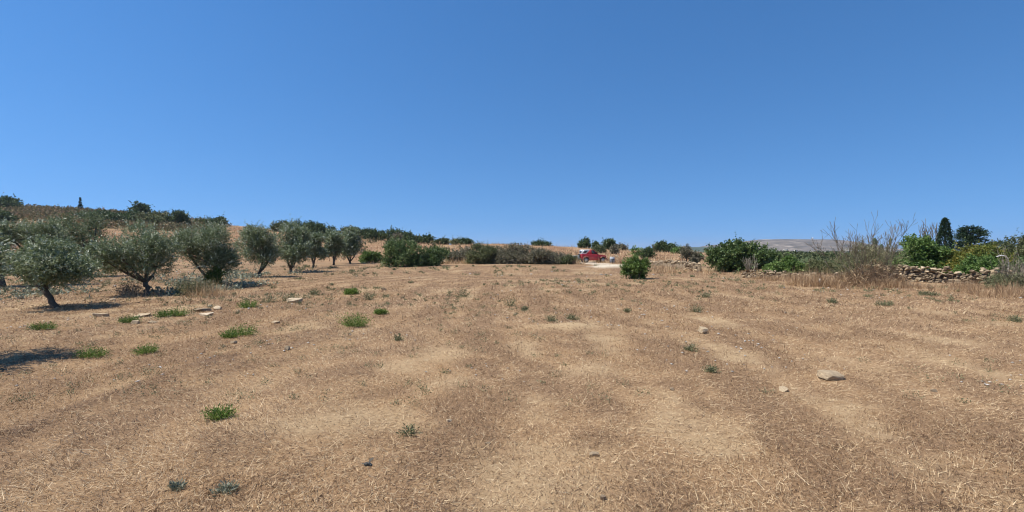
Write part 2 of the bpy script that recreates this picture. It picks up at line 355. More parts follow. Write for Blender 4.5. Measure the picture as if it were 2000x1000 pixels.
def rand_lobes(hw, hd, z0, z1, n, fill=0.6, flat=0.85, jitter=0.25, taper=0.35, small=0.20, big=0.42):
    """a lumpy crown: n lobes of unequal size over an ellipsoid of half width hw, half depth hd between heights z0 and z1"""
    out = []; zc = (z0 + z1) / 2; hh = (z1 - z0) / 2
    n = int(n * 1.4)
    for k in range(n):
        a = 2 * math.pi * (k * 0.618 + random.uniform(-0.12, 0.12)); e = random.uniform(-0.7, 0.98)
        rr = math.sqrt(max(0.0, 1 - e * e * 0.8)) * (1 - taper * max(0, e)); s = random.uniform(small, big)
        q = fill * random.uniform(0.75, 1.3)
        out.append((math.cos(a) * hw * rr * q, math.sin(a) * hd * rr * q, zc + e * hh * (1 - s), hw * s * random.uniform(0.85, 1.15), hd * s, hh * s * flat * random.uniform(0.95, 1.4)))
    out.append((0, 0, zc - 0.1 * hh, hw * 0.48, hd * 0.48, hh * 0.55))
    return out

OL_GROUP = 'olive trees in the row along the field'
def olive(base, w, ztop, zbot, label, lean=0.0, leaf=0.085, shoots=700, group=OL_GROUP, cx=0.0, forks=4, fork_h=None, nl=9, r0=None):
    """w crown width, heights above the base"""
    t = thing('olive_tree', base, label, 'olive tree', group)
    hw = w / 2; hd = hw * 0.9
    lob = [(x + cx, y, z, rx, ry, rz) for (x, y, z, rx, ry, rz) in rand_lobes(hw * 0.92, hd * 0.92, zbot, ztop, nl, 0.68)]
    fh = fork_h or zbot + 0.12 * (ztop - zbot)
    lp = (lean, 0, fh)
    tr = MB(); pick = random.sample(lob[:-1], min(forks, len(lob) - 1))
    limbs(tr, (0, 0, -0.08), [(l[0], l[1], l[2]) for l in pick], r0 or 0.035 + 0.022 * ztop, lp)
    tr.build('trunk', M['bark'], t, smooth=True)
    cr = MB(); lobes_crown(cr, lob, int(shoots * 2.3), 0.10 + 0.075 * ztop, 14, leaf, leaf * 0.36, 0.50, 0.15, up=0.55, bright=0.20, spread=0.72)
    cr.build('crown', M['olive'], t)
    return t
# row along the field's left side: (trunk foot px, py, crown x0, x1, top, bottom, lean toward crown, label)
ROW = [
    (112, 602, -12, 190, 468, 566, 'leaning young olive with a bare slanting trunk, first in the row', 15, 940),
    (289, 576, 192, 345, 441, 548, 'round olive on a straight single trunk, second in the row', 8, 1150),
    (416, 562, 338, 464, 430, 540, 'wide forked olive rising behind the leafy weed clump, third in the row', -10, 1250),
    (507, 541, 456, 552, 446, 522, 'olive with a low V fork and dark shade at its foot, fourth in the row', 0, 950),
    (567, 531, 528, 610, 437, 516, 'tall dense olive between the V forked one and a sparse one', 0, 950),
    (611, 524, 590, 642, 456, 508, 'sparse twin stemmed olive, sixth in the row', 0, 560),
    (652, 518, 628, 676, 452, 502, 'slender olive just before the last tree of the row', 0, 560),
    (684, 515, 655, 708, 447, 505, 'dense dark trunked olive, farthest in the row', 0, 760),
]
for (px, py, x0, x1, yt, yb, lab, dx, sh) in ROW:
    g = ground_px(px, py); d = g.y; k = d / F
    base = Vector((g.x, g.y, g.z))
    w = (x1 - x0) * k; ccx = ((x0 + x1) / 2 - px) * k
    zt = hz_at(yt - 3, d) - g.z; zb = hz_at(yb + 9, d) - g.z
    leaf = max(0.075, 0.0031 * d)
    olive(base, w, zt, zb, lab, lean=-0.38 if px < 200 else ccx * 0.25, leaf=leaf, shoots=sh, cx=ccx, forks=4 if px < 480 else 3,
          fork_h=max(0.25, zb * (1.35 if px in (112, 289) else 0.9)))
# the tree standing just outside the frame whose shade falls into the lower left corner
g = at_depth(-180, 6.7)
olive(g, 2.4, 2.0, 0.8, 'olive at the frame edge whose shade darkens the straw', lean=0.1, leaf=0.075, shoots=560)
# second row behind
for (px, d, x0, x1, yt, yb, lab, sh, mat) in [
    (5, 21, -70, 38, 431, 520, 'olive cut by the frame edge, in the second row', 480, 'olive'),
    (75, 22, 28, 128, 424, 520, 'pale olive of the second row beside the big dark tree', 560, 'olive')]:
    g = at_depth(px, d); k = d / F
    olive(g, (x1 - x0) * k, hz_at(yt, d) - g.z, hz_at(yb, d) - g.z, lab, leaf=0.085, shoots=sh, cx=((x0 + x1) / 2 - px) * k, group='olive trees of the second row')
def bush(name, base, w, dp, ztop, zbot, label, cat, mat, shoots, leaf, lw, k=10, ln=0.3, nl=9, group=None, cx=0.0, tone=0.5, tv=0.17, up=0.3, stem_r=0.04, stems=4, bright=0.0, part='crown', spread=0.9, fill=0.68, bark='bark', small=0.18, big=0.40, taper=0.35):
    t = thing(name, base, label, cat, group)
    zr = zbot if zbot > 0.05 else -0.28 * ztop
    lob = [(x + cx, y, z, rx, ry, rz) for (x, y, z, rx, ry, rz) in rand_lobes(w / 2 * 0.95, dp / 2 * 0.95, zr, ztop, nl, fill, small=small, big=big, taper=taper)]
    for j in range(stems):
        l = lob[j % len(lob)]; tr = MB()
        b0 = np.array([l[0] * 0.35, l[1] * 0.35, -0.05]); e = np.array(l[:3])
        m_ = (b0 + e) / 2 + rng.normal(0, 0.06 * w, 3)
        tr.tube([b0, (b0 + m_) / 2, m_, e], [stem_r, stem_r * 0.8, stem_r * 0.6, stem_r * 0.25], 5)
        tr.build('stem', M[bark], t, smooth=True)
    cr = MB(); lobes_crown(cr, lob, int(shoots * 1.3), ln, k, leaf, lw, tone, tv, up=up, bright=bright, spread=spread)
    cr.build(part, M[mat], t)
    return t
def bush_px(name, px, py, x0, x1, yt, label, cat, mat, shoots, leafk=0.0032, aspect=0.45, depth=None, dratio=0.8, zb=0.0, **kw):
    """placed by its foot: px, py (or a depth), spanning x0..x1 with its top at yt"""
    g = ground_px(px, py) if depth is None else at_depth(px, depth)
    d = g.y; k = d / F; w = (x1 - x0) * k
    leaf = max(0.05, leafk * d)
    return bush(name, g, w, w * dratio, hz_at(yt, d) - g.z, zb, label, cat, mat, shoots, leaf, leaf * aspect, ln=max(0.12, 0.10 * w ** 0.5 + leaf), cx=((x0 + x1) / 2 - px) * k, **kw)
# big dark tree behind the second row
bush_px('broad_tree', 165, 0, 105, 214, 408, 'big dark rounded tree behind the pale second row olive', 'tree', 'olive', 1500, depth=30, aspect=0.32, leafk=0.0036, zb=0.4, tone=0.40, up=0.4, stem_r=0.16, bright=0.05, nl=11)

# ---- hedge and bushes along the far headland
bush_px('evergreen_bush', 786, 521, 738, 836, 464, 'large glossy green bush at the left end of the hedge', 'bush', 'citrus', 1500, nl=12, aspect=0.5, dratio=0.9, zb=-0.05, tone=0.48)
bush_px('evergreen_bush', 838, 519, 806, 872, 476, 'green bush growing against the large glossy one', 'bush', 'citrus', 900, nl=9, aspect=0.5, zb=-0.05, tone=0.42)
bush_px('low_bush', 722, 514, 700, 748, 490, 'low leafy bush between the last olive and the large glossy bush', 'bush', 'fresh', 420, nl=7, zb=-0.05, tone=0.4)
bush_px('evergreen_bush', 868, 514, 846, 890, 485, 'small dark bush in the dip of the hedge', 'bush', 'citrus', 420, nl=6, zb=-0.05, tone=0.35)
for (px, py, x0, x1, yt, mat, lab, sh) in [
    (905, 514, 878, 932, 484, 'twiggy', 'grey brown twiggy bush left of the hedge summit', 650),
    (940, 515, 910, 972, 474, 'shrub', 'tall olive green bush on the left shoulder of the hedge summit', 850),
    (982, 515, 950, 1016, 472, 'twiggy', 'tallest scrub bush at the hedge summit', 950),
    (1015, 515, 988, 1044, 478, 'twiggy', 'scrub bush on the right shoulder of the hedge summit', 850),
    (1060, 516, 1032, 1086, 487, 'twiggy', 'rounded dull scrub bush before the hedge drops toward the car', 750),
    (1088, 514, 1070, 1106, 492, 'twiggy', 'bare brown twiggy bush near the dark tub', 480),
    (1110, 516, 1094, 1126, 501, 'shrub', 'low grey green bush at the hedge end beside the red car', 380)]:
    bush_px('scrub_bush', px, py, x0 - 9, x1 + 9, yt + 1, lab, 'bush', mat, int(sh * 1.3), nl=12, zb=-0.05, group='bushes of the hedge across the field', aspect=0.42, leafk=0.0030, tone=0.45)
# lone green bush in the field
bush_px('leafy_bush', 1240, 545, 1220, 1262, 484, 'bright green bush standing alone in the field near the car', 'bush', 'fresh', 620, nl=14, zb=-0.02, aspect=0.5, leafk=0.0040, dratio=0.95, tone=0.5, small=0.12, big=0.28, taper=0.65, fill=0.85, tv=0.22)
# fig-like bush and its neighbours on the right
bush_px('fig_bush', 1438, 531, 1380, 1505, 471, 'wide dark green big leaved bush by the low stone wall', 'bush', 'citrus', 1500, nl=13, zb=-0.05, aspect=0.62, leafk=0.0048, dratio=0.7, tone=0.42)
bush_px('leafy_bush', 1500, 0, 1478, 1530, 486, 'dark leafy bush behind the right flank of the big leaved one', 'bush', 'citrus', 500, depth=37, zb=-0.05, aspect=0.55, leafk=0.0042, tone=0.4)
bush_px('leafy_bush', 1543, 0, 1522, 1566, 500, 'light green bush rising over the low stone wall', 'bush', 'fresh', 480, depth=31, zb=0.0, aspect=0.55, leafk=0.0042, tone=0.5)
bush_px('creeping_bush', 1512, 0, 1492, 1532, 513, 'low bright green creeper spilling by the wall end', 'bush', 'fresh', 300, depth=30, zb=-0.05, aspect=0.6, leafk=0.004, tone=0.6)
bush_px('scrub_bush', 1598, 0, 1560, 1640, 506, 'dull grey green scrub behind the low stone wall', 'bush', 'shrub', 520, depth=33, zb=-0.05, aspect=0.4, leafk=0.0036, tone=0.6)
bush_px('scrub_bush', 1680, 0, 1625, 1735, 478, 'grey green bush behind the tall dry stems', 'bush', 'shrub', 900, depth=27, zb=-0.05, aspect=0.4, leafk=0.0034, tone=0.6)
bush_px('vine_bush', 1788, 0, 1742, 1836, 460, 'green vine covered bush beside the bare tree', 'bush', 'fresh', 1300, depth=29, zb=-0.05, aspect=0.65, leafk=0.0044, tone=0.45)
bush_px('vine_bush', 1842, 0, 1806, 1884, 484, 'green leafy bush at the foot of the cypress', 'bush', 'fresh', 950, depth=28.5, zb=-0.05, aspect=0.6, leafk=0.0042, tone=0.42)
bush_px('yellowing_bush', 1888, 0, 1846, 1928, 474, 'yellowing shrub above the stone wall', 'bush', 'yellowing', 1300, depth=27.5, zb=-0.05, aspect=0.55, leafk=0.0042, tone=0.62)
bush_px('yellowing_bush', 1940, 0, 1898, 1978, 476, 'yellow green shrub between the yellowing one and the frame edge', 'bush', 'yellowing', 1200, depth=26, zb=-0.05, aspect=0.55, leafk=0.0042, tone=0.42)
bush_px('leafy_bush', 1905, 0, 1862, 1955, 502, 'green shrub hanging over the dip of the stone wall', 'bush', 'fresh', 1100, depth=25.2, zb=-0.05, aspect=0.55, leafk=0.0042, tone=0.42)
bush_px('dark_bush', 1985, 0, 1915, 2065, 462, 'broad dull green shrub cut by the right frame edge', 'bush', 'shrub', 1900, depth=28.5, zb=0.0, aspect=0.5, leafk=0.0042, nl=12, tone=0.5)
bush_px('dark_bush', 1997, 0, 1950, 2050, 505, 'low green bush under the broad shrub at the frame edge', 'bush', 'citrus', 1000, depth=23.5, zb=0.0, aspect=0.5, leafk=0.004, tone=0.5)
# lone small trees standing past the car
bush_px('thin_tree', 1340, 0, 1326, 1352, 474, 'thin scraggy grey tree left of the big leaved bush', 'tree', 'twiggy', 260, depth=44, zb=0.5, tone=0.35, aspect=0.4, leafk=0.0032, nl=7, stems=6, stem_r=0.05)
bush_px('thin_tree', 1357, 0, 1346, 1370, 487, 'small scraggy tree touching the thin grey one', 'tree', 'twiggy', 200, depth=45, zb=0.3, tone=0.4, aspect=0.4, leafk=0.0032, nl=6, stems=5, stem_r=0.04)
bush_px('dry_sapling', 1354, 526, 1345, 1364, 500, 'thin dry sapling in front of the far stone wall', 'bush', 'twiggy', 110, zb=0.15, tone=0.6, aspect=0.4, nl=6, stems=6, stem_r=0.02)
# hillside and skyline individuals: (foot px, x0, x1, top, depth, material, label, category)
SKY = [
    (268, 256, 290, 396, 178, 'carob', 'wind bent round tree alone on the ridge top', 'tree'),
    (350, 330, 371, 411, 150, 'carob', 'open crowned tree on the ridge beside a dark thicket', 'tree'),
    (313, 294, 333, 413, 150, 'shrub', 'rounded brown green shrub left of the open crowned ridge tree', 'shrub'),
    (255, 225, 285, 412, 146, 'carob', 'dark thicket shrub under the wind bent tree', 'shrub'),
    (222, 205, 246, 417, 140, 'carob', 'dark dense shrub right above the big dark tree', 'shrub'),
    (285, 262, 308, 416, 143, 'shrub', 'mixed brown green shrub in the middle of the thicket', 'shrub'),
    (190, 165, 212, 411, 142, 'carob', 'dark shrub peeping over the top of the big dark tree', 'shrub'),
    (5, -22, 30, 384, 186, 'carob', 'dark shrub mass on the ridge at the frame edge', 'shrub'),
    (0, -20, 14, 404, 120, 'carob', 'very dark shrub on the slope at the frame edge', 'shrub'),
    (423, 411, 438, 425, 160, 'carob', 'low flat topped shrub on the ridge above the third olive', 'shrub'),
    (400, 385, 414, 429, 160, 'shrub', 'small shrub left of the flat topped one', 'shrub'),
    (546, 531, 562, 431, 155, 'shrub', 'left end shrub of the long dark ridge thicket', 'shrub'),
    (590, 566, 616, 430, 150, 'carob', 'tall dark shrub in the long ridge thicket', 'shrub'),
    (625, 604, 650, 437, 150, 'carob', 'shrub between the tall thicket and the last olive', 'shrub'),
    (680, 660, 702, 443, 148, 'shrub', 'brown green shrub on the ridge behind the last olive', 'shrub'),
    (706, 692, 722, 444, 146, 'carob', 'dark shrub just right of the last olive on the ridge', 'shrub'),
    (740, 722, 756, 449, 143, 'carob', 'green shrub starting the ridge clump over the glossy bush', 'shrub'),
    (775, 752, 800, 449, 140, 'carob', 'largest shrub of the ridge clump over the glossy bush', 'shrub'),
    (797, 784, 808, 454, 138, 'carob', 'shrub ending the ridge clump over the glossy bush', 'shrub'),
    (775, 768, 786, 456, 105, 'twiggy', 'single brown shrub on the bare slope below the ridge clump', 'shrub'),
    (834, 825, 844, 459, 137, 'carob', 'round dark shrub alone on the bare ridge', 'shrub'),
    (813, 806, 822, 460, 138, 'shrub', 'tiny shrub left of the lone round one', 'shrub'),
    (862, 853, 872, 465, 134, 'shrub', 'flat grey shrub on the falling ridge', 'shrub'),
    (893, 884, 902, 468, 132, 'shrub', 'low shrub left of a dark one on the falling ridge', 'shrub'),
    (910, 900, 918, 467, 130, 'carob', 'dark small shrub on the falling ridge above the hedge', 'shrub'),
    (1055, 1045, 1068, 475, 122, 'carob', 'little dark shrub on the skyline left of the car', 'shrub'),
    (1142, 1130, 1154, 467, 120, 'carob', 'upright green tree on the skyline above the car', 'tree'),
    (1163, 1158, 1168, 475, 118, 'carob', 'slim dark sapling between two skyline trees', 'tree'),
    (1170, 1164, 1177, 479, 96, 'shrub', 'small shrub on the slope right behind the car', 'shrub'),
    (1186, 1171, 1204, 470, 119, 'carob', 'broad grey green tree on the skyline right of the car', 'tree'),
    (1212, 1202, 1220, 478, 117, 'twiggy', 'brown bare looking shrub beside the broad skyline tree', 'shrub'),
    (1199, 1195, 1205, 483, 92, 'twiggy', 'small brown shrub on the slope above the pale rock', 'shrub'),
    (1292, 1272, 1306, 467, 110, 'carob', 'big round tree on the skyline behind the lone green bush', 'tree'),
    (1309, 1300, 1320, 474, 108, 'carob', 'smaller dark tree touching the big round skyline tree', 'tree'),
    (1263, 1254, 1272, 482, 75, 'carob', 'dark shrub beside the lone green bush', 'shrub'),
    (1328, 1318, 1338, 484, 100, 'fresh', 'light green shrub at the right foot of the skyline trees', 'shrub'),
]
for (px, x0, x1, yt, d, mat, lab, cat) in SKY:
    nm = 'skyline_tree' if cat == 'tree' else 'hill_shrub'
    ex = 0.0 if cat == 'tree' else 0.30 * (x1 - x0)
    bush_px(nm, px, 0, x0 - ex, x1 + ex, yt + (0 if cat == 'tree' else 2), lab, cat, mat, int(300 + 6 * (x1 - x0)), depth=d, zb=0.0, aspect=0.5, leafk=0.0040, k=5, nl=8, tone=0.45, stem_r=0.12, dratio=0.9,
            group='trees on the skyline' if cat == 'tree' else 'shrubs on the hillside')
# cypress on the ridge and cypress by the wall
def cypress(px, d, yt, wpx, label, shoots, taper):
    g = at_depth(px, d); h = hz_at(yt, d) - g.z; hw = wpx / 2 * d / F
    t = thing('cypress_tree', g, label, 'cypress', 'cypress trees')
    tr = MB(); tr.tube([(0, 0, -0.05), (0, 0, h * 0.5), (0.02, 0, h * 0.95)], [hw * 0.2, hw * 0.12, hw * 0.03], 7); tr.build('trunk', M['bark'], t, smooth=True)
    z = rng.random(shoots) ** 0.9; a = rng.uniform(0, 2 * math.pi, shoots)
    prof = taper(z); lump = 0.8 + 0.35 * vnoise(a * 2.0, z * 9, 5)
    r = hw * prof * lump * rng.uniform(0.55, 1.0, shoots) ** 0.6
    P = np.stack([np.cos(a) * r, np.sin(a) * r, 0.04 * h + z * h * 0.93], 1)
    D = unit(np.stack([np.cos(a) * 0.35, np.sin(a) * 0.35, np.ones(shoots)], 1) + rng.normal(0, 0.22, (shoots, 3)))
    cr = MB(); leaves(cr, P, D, np.full(shoots, 0.055 * h) * rng.uniform(0.6, 1.2, shoots), 8, max(0.05, 0.0026 * d), max(0.03, 0.0014 * d), rng.normal(0.45, 0.16, shoots), spread=0.5)
    cr.build('crown', M['conifer'], t)
cypress(1845, 40, 428, 32, 'slim dark cypress standing between the bare tree and the layered conifer', 1100, lambda z: np.sqrt(np.clip(1 - z, 0, 1)) * np.clip(0.55 + z * 2.2, 0, 1))
cypress(158, 182, 387, 7, 'thin dead looking spire tree on the left ridge', 70, lambda z: np.clip(1.0 - z, 0.1, 1))
# layered conifer
g = at_depth(1895, 44); h = hz_at(443, 44) - g.z
t = thing('layered_conifer', g, 'dark conifer with layered horizontal sprays behind the yellowing shrub', 'conifer')
tr = MB(); tr.tube([(0, 0, -0.05), (0.03, 0, h * 0.5), (0, 0, h * 0.97)], [0.14, 0.09, 0.02], 7); cr = MB()
for k in range(84):
    z = h * random.uniform(0.22, 0.97) if k > 6 else h * (0.6 + 0.05 * k); a = random.uniform(0, 2 * math.pi)
    L = max(0.25, (1 - (z / h - 0.2) / 0.85) ** 0.8 * 2.9) * random.uniform(0.65, 1.1)
    e = np.array([math.cos(a) * L, math.sin(a) * L * 0.9, z + L * random.uniform(0.0, 0.3)])
    s0 = np.array([0, 0, z]); tr.tube([s0, (s0 + e) / 2 + [0, 0, -0.06], e], [0.035, 0.022, 0.008], 4)
    m_ = 20; tt = rng.uniform(0.3, 1.05, m_)[:, None]; P = s0 + (e - s0) * tt + rng.normal(0, 0.08, (m_, 3)) * [1, 1, 0.5]
    D = unit((e - s0)[None] * 0.6 / L + rng.normal(0, 0.5, (m_, 3)) * [1, 1, 0.35] + [0, 0, 0.12])
    leaves(cr, P, D, rng.uniform(0.2, 0.42, m_), 9, 0.13, 0.055, rng.normal(0.45, 0.15, m_), spread=0.55)
tr.build('trunk', M['bark'], t, smooth=True); cr.build('crown', M['conifer'], t)

# ---- branching bare plants
def branching(mb, p, d, L, r, lev, tone, kids=(2, 4), ang=0.45, up=0.15, nseg=4, minr=0.004):
    pts = [np.array(p, float)]; dd = np.array(d, float)
    for k in range(4):
        dd = unit(dd + rng.normal(0, 0.09, 3) + [0, 0, up * 0.12]); pts.append(pts[-1] + dd * L / 4)
    mb.tube(pts, np.linspace(r, max(minr, r * 0.5), 5), nseg, tone=np.clip(tone + random.uniform(-0.15, 0.15), 0, 1))
    if lev > 0:
        for j in range(random.randint(*kids)):
            k = random.uniform(0.4, 1.0); q = pts[0] + (pts[-1] - pts[0]) * k if k < 0.99 else pts[-1]
            q = pts[min(4, int(k * 4 + 0.5))]
            nd = unit(dd + rng.normal(0, ang, 3) + [0, 0, up])
            branching(mb, q, nd, L * random.uniform(0.5, 0.75), r * 0.6, lev - 1, tone, kids, ang, up, nseg, minr)
g = at_depth(1817, 41); h = hz_at(428, 41) - g.z
t = thing('bare_tree', g, 'leafless grey tree with upright twigs beside the cypress', 'tree')
tr = MB(); tr.tube([(0, 0, -0.05), (0.02, 0, h * 0.18), (-0.03, 0, h * 0.36)], [0.09, 0.07, 0.06], 7, tone=0.6)
for k in range(9):
    branching(tr, (rng.normal(0, 0.05), rng.normal(0, 0.05), h * random.uniform(0.2, 0.36)), unit(np.array([random.uniform(-0.5, 0.4), random.uniform(-0.4, 0.4), 1.0])), h * random.uniform(0.28, 0.42), 0.04, 2, 0.45, (2, 4), 0.3, 0.4, 4, 0.016)
tr.build('trunk', M['drytwig'], t)
# tall dry fennel-like bush
g = at_depth(1700, 21.6); k = 21.6 / F
t = thing('dry_stem_bush', g, 'tall dry bush of thin bare stems towering over the stone wall', 'dry bush')
for j in range(15):
    st = MB(); x = -1.4 + 2.6 * j / 14; hgt = random.uniform(1.2, 1.9)
    branching(st, (x * 0.5, random.uniform(-0.5, 0.5), 0), unit(np.array([x * 0.55 - 0.25, random.uniform(-0.2, 0.2), 1.0])), hgt, 0.015, 3, 0.42, (2, 4), 0.36, 0.28, 4, 0.0068)
    st.build('stem', M['drytwig'], t)
tb = MB(); n_ = 3600
a = rng.uniform(0, 2 * math.pi, n_); rr = np.sqrt(rng.random(n_)); P = np.stack([np.cos(a) * rr * 1.5, np.sin(a) * rr * 0.8, rng.random(n_) ** 1.4 * 1.15 * (1.15 - rr)], 1)
leaves(tb, P, unit(rng.normal(size=(n_, 3)) + [0, 0, 0.5]), rng.uniform(0.15, 0.4, n_), 2, 0.34, 0.014, rng.normal(0.38, 0.25, n_), spread=0.8)
tb.build('dry_thatch', M['straw'], t)
gb = MB(); lobes_crown(gb, [(0.3, 0, 1.1, 1.05, 0.6, 0.6), (-0.7, 0.1, 1.0, 0.8, 0.6, 0.5), (0.9, 0.1, 1.25, 0.6, 0.5, 0.55), (-0.2, 0, 1.45, 0.6, 0.5, 0.45)], 460, 0.42, 8, 0.16, 0.012, 0.8, 0.2, up=0.9, spread=0.4)
gb.build('foliage', M['weed'], t)
# dry stalk plant at the right edge
g = at_depth(1978, 19.8)
t = thing('dry_stem_bush', g, 'clump of grey dry stalks at the right edge before the wall', 'dry bush')
for j in range(22):
    st = MB(); x = random.uniform(-0.6, 0.6)
    branching(st, (x * 0.6, random.uniform(-0.3, 0.3), 0), unit(np.array([x * 0.6, random.uniform(-0.3, 0.3), 1.0])), random.uniform(0.5, 1.0), 0.011, 2, 0.65, (2, 4), 0.35, 0.3, 4, 0.005)
    st.build('stem', M['drytwig'], t)
gb = MB(); lobes_crown(gb, [(0, 0, 0.25, 0.8, 0.5, 0.3), (-0.6, 0, 0.2, 0.5, 0.4, 0.25)], 420, 0.25, 6, 0.16, 0.02, 0.45, 0.2, up=0.7); gb.build('foliage', M['weed'], t)
# dry stalks in front of the fig bush
g = ground_px(1466, 536)
t = thing('dry_stem_bush', g, 'small bundle of dry stalks before the wide dark bush', 'dry bush')
for j in range(16):
    st = MB(); x = random.uniform(-0.5, 0.5)
    branching(st, (x * 0.5, random.uniform(-0.2, 0.2), 0), unit(np.array([x * 0.6, random.uniform(-0.3, 0.3), 1.0])), random.uniform(0.4, 0.8), 0.013, 2, 0.7, (2, 4), 0.3, 0.3, 4, 0.007)
    st.build('stem', M['drytwig'], t)
# prickly pear
g = at_depth(1722, 26.5); kk = 26.5 / F
t = thing('prickly_pear', g, 'dark prickly pear pads behind the dry stems', 'cactus')
def pad(cx, cy, cz, w, h, tilt, yaw):
    mb = MB(); nu, nv = 12, 8; vv = []
    for i in range(nv + 1):
        ph = math.pi * i / nv
        for j in range(nu):
            th = 2 * math.pi * j / nu
            x = math.sin(ph) * math.cos(th) * w / 2 * (1 - 0.18 * math.cos(ph) * -1); y = math.sin(ph) * math.sin(th) * 0.035; z = -math.cos(ph) * h / 2 + h / 2
            vv.append((x, y, z))
    m3 = Matrix.Rotation(yaw, 3, 'Z') @ Matrix.Rotation(tilt, 3, 'Y')
    vv = [tuple(m3 @ Vector(v) + Vector((cx, cy, cz))) for v in vv]
    q = [(i * nu + j, i * nu + (j + 1) % nu, (i + 1) * nu + (j + 1) % nu, (i + 1) * nu + j) for i in range(nv) for j in range(nu)]
    mb.add(vv, quads=q, tone=random.uniform(0.25, 0.6)); o = mb.build('pad', M['cactus'], t, smooth=True); return o
base_h = hz_at(489, 26.5) - g.z
pad(0, 0, -0.03, 0.4, 0.62, 0, 0.1); pad(0.05, 0.02, 0.52, 0.42, 0.58, 0.12, -0.2); pad(-0.2, 0.05, 0.5, 0.38, 0.55, -0.5, 0.4)
pad(-0.12, 0, 1.02, 0.40, 0.52, -0.35, 0.1); pad(0.17, 0, 1.05, 0.34, 0.5, 0.3, 0.5); pad(-0.33, 0.02, 1.48, 0.42, 0.52, -0.5, 0.15); pad(0.28, 0.0, 1.5, 0.32, 0.55, 0.35, 0.7); pad(0.02, 0.05, 1.5, 0.35, 0.5, 0.0, 0.3); pad(0.45, 0, 1.9, 0.30, 0.5, 0.45, 0.6); pad(-0.35, 0, 1.9, 0.36, 0.45, -0.2, 0.2)

# ------------------------------------------------------------------ stones
def hull(pts):
    bm = bmesh.new()
    for p in pts: bm.verts.new(p)
    bm.verts.ensure_lookup_table(); r = bmesh.ops.convex_hull(bm, input=bm.verts)
    loose = [v for v in bm.verts if not v.link_faces]
    if loose: bmesh.ops.delete(bm, geom=loose, context='VERTS')
    bmesh.ops.recalc_face_normals(bm, faces=bm.faces)
    return bm
def rock_mesh(name, n=16, seed=0, tone=0.5, mat='stone', sub=0):
    """an angular block about one unit across, z from about -0.5 to 0.5"""
    r = np.random.default_rng(seed); p = unit(r.normal(size=(n, 3))); p = np.sign(p) * np.abs(p) ** 0.55; p = p / np.abs(p).max() * 0.5
    p = p * r.uniform(0.82, 1.0, (n, 1))
    bm = hull([tuple(v) for v in p])
    if sub:
        bmesh.ops.bevel(bm, geom=list(bm.edges), offset=0.03, segments=1, affect='EDGES', profile=0.5)
        bmesh.ops.triangulate(bm, faces=bm.faces)
        bmesh.ops.subdivide_edges(bm, edges=bm.edges, cuts=sub, use_grid_fill=True)
        for v in bm.verts:
            q = v.co; k = float(fbm(q.x * 5 + seed, q.y * 5 + q.z * 4, seed, 3)) - 0.5
            v.co = q * (1 + 0.16 * k) + Vector((0, 0, 0.05 * math.sin(q.z * 26) * 0.3))
    me = bpy.data.meshes.new(name); bm.to_mesh(me); bm.free()
    a = me.attributes.new('tone', 'FLOAT', 'POINT'); a.data.foreach_set('value', np.clip(np.full(len(me.vertices), tone) + r.normal(0, 0.05, len(me.vertices)), 0, 1).astype(np.float32))
    me.materials.append(M[mat]); return me
def stone_px(px, py, w, h, label, tone=0.6, seed=1, mat='stone', sub=0, sink=0.25, rz=None, dratio=0.8, n=16, tilt=0.0, group=None, name='stone'):
    g = ground_px(px, py); k = g.y / F
    o = bpy.data.objects.new(name, rock_mesh(name, n, seed, tone, mat, sub)); C.objects.link(o)
    ww = w * k; hh = h * k * 0.95
    o.scale = (ww, ww * dratio, hh); o.rotation_euler = (tilt, tilt * 0.6, rz if rz is not None else random.uniform(-0.4, 0.4))
    o.location = (g.x, g.y + ww * dratio * 0.4, g.z + hh * (0.5 - sink))
    return tag(o, label, 'stone', group)
SG = 'loose stones lying in the field'
stone_px(1635, 745, 50, 20, 'large flat slab shaped stone lying in the straw, biggest of the field', 0.72, 3, sub=2, sink=0.12, rz=0.12, dratio=0.75, n=22, tilt=0.07, group=SG)
stone_px(1377, 652, 22, 17, 'tilted yellowish stone with its shade on one side', 0.68, 8, sub=2, sink=0.2, rz=0.5, group=SG, tilt=0.25)
stone_px(1535, 767, 21, 13, 'small blocky pale stone near the large slab', 0.55, 12, sub=1, group=SG)
stone_px(570, 591, 32, 13, 'tan domed stone beside a yellowish weed patch', 0.78, 21, sub=1, sink=0.3, group=SG)
stone_px(535, 632, 16, 6, 'flat whitish stone above the smaller upright pebble', 0.75, 22, group=SG)
stone_px(558, 685, 10, 13, 'little upright grey brown stone casting a dark spot', 0.4, 23, group=SG, dratio=1.0)
stone_px(453, 672, 13, 8, 'small pale stone just below the double green tuft', 0.72, 24, group=SG)
stone_px(1163, 895, 24, 10, 'flat grey stone in the foreground straw', 0.5, 25, sub=1, sink=0.3, group=SG)
stone_px(385, 609, 36, 8, 'long thin grey slab beside the paired tufts', 0.42, 26, group=SG)
stone_px(397, 617, 28, 9, 'tan slab lying in front of the long grey one', 0.72, 27, group=SG)
stone_px(421, 605, 17, 8, 'whitish tilted stone at the end of the long grey slab', 0.75, 28, group=SG, tilt=0.3)
stone_px(407, 600, 8, 6, 'tiny white stone above the slabs', 0.95, 29, group=SG)
stone_px(258, 633, 17, 10, 'pale wedge stone touching a dull tuft', 0.7, 30, group=SG)
stone_px(271, 620, 34, 11, 'broad grey flat stone behind the pale wedge stone', 0.5, 31, group=SG, sink=0.35)
stone_px(188, 619, 28, 13, 'tan stone half sunk under dry grass near the first olive', 0.72, 32, group=SG, sink=0.35)
stone_px(285, 632, 28, 5, 'flat grey slab beside the pale wedge stone', 0.45, 33, group=SG)
stone_px(215, 588, 11, 6, 'small tan stone between the first two olives', 0.8, 34, group=SG)
stone_px(748, 567, 11, 7, 'grey pebble among dark weeds in the mid field', 0.6, 35, group=SG)
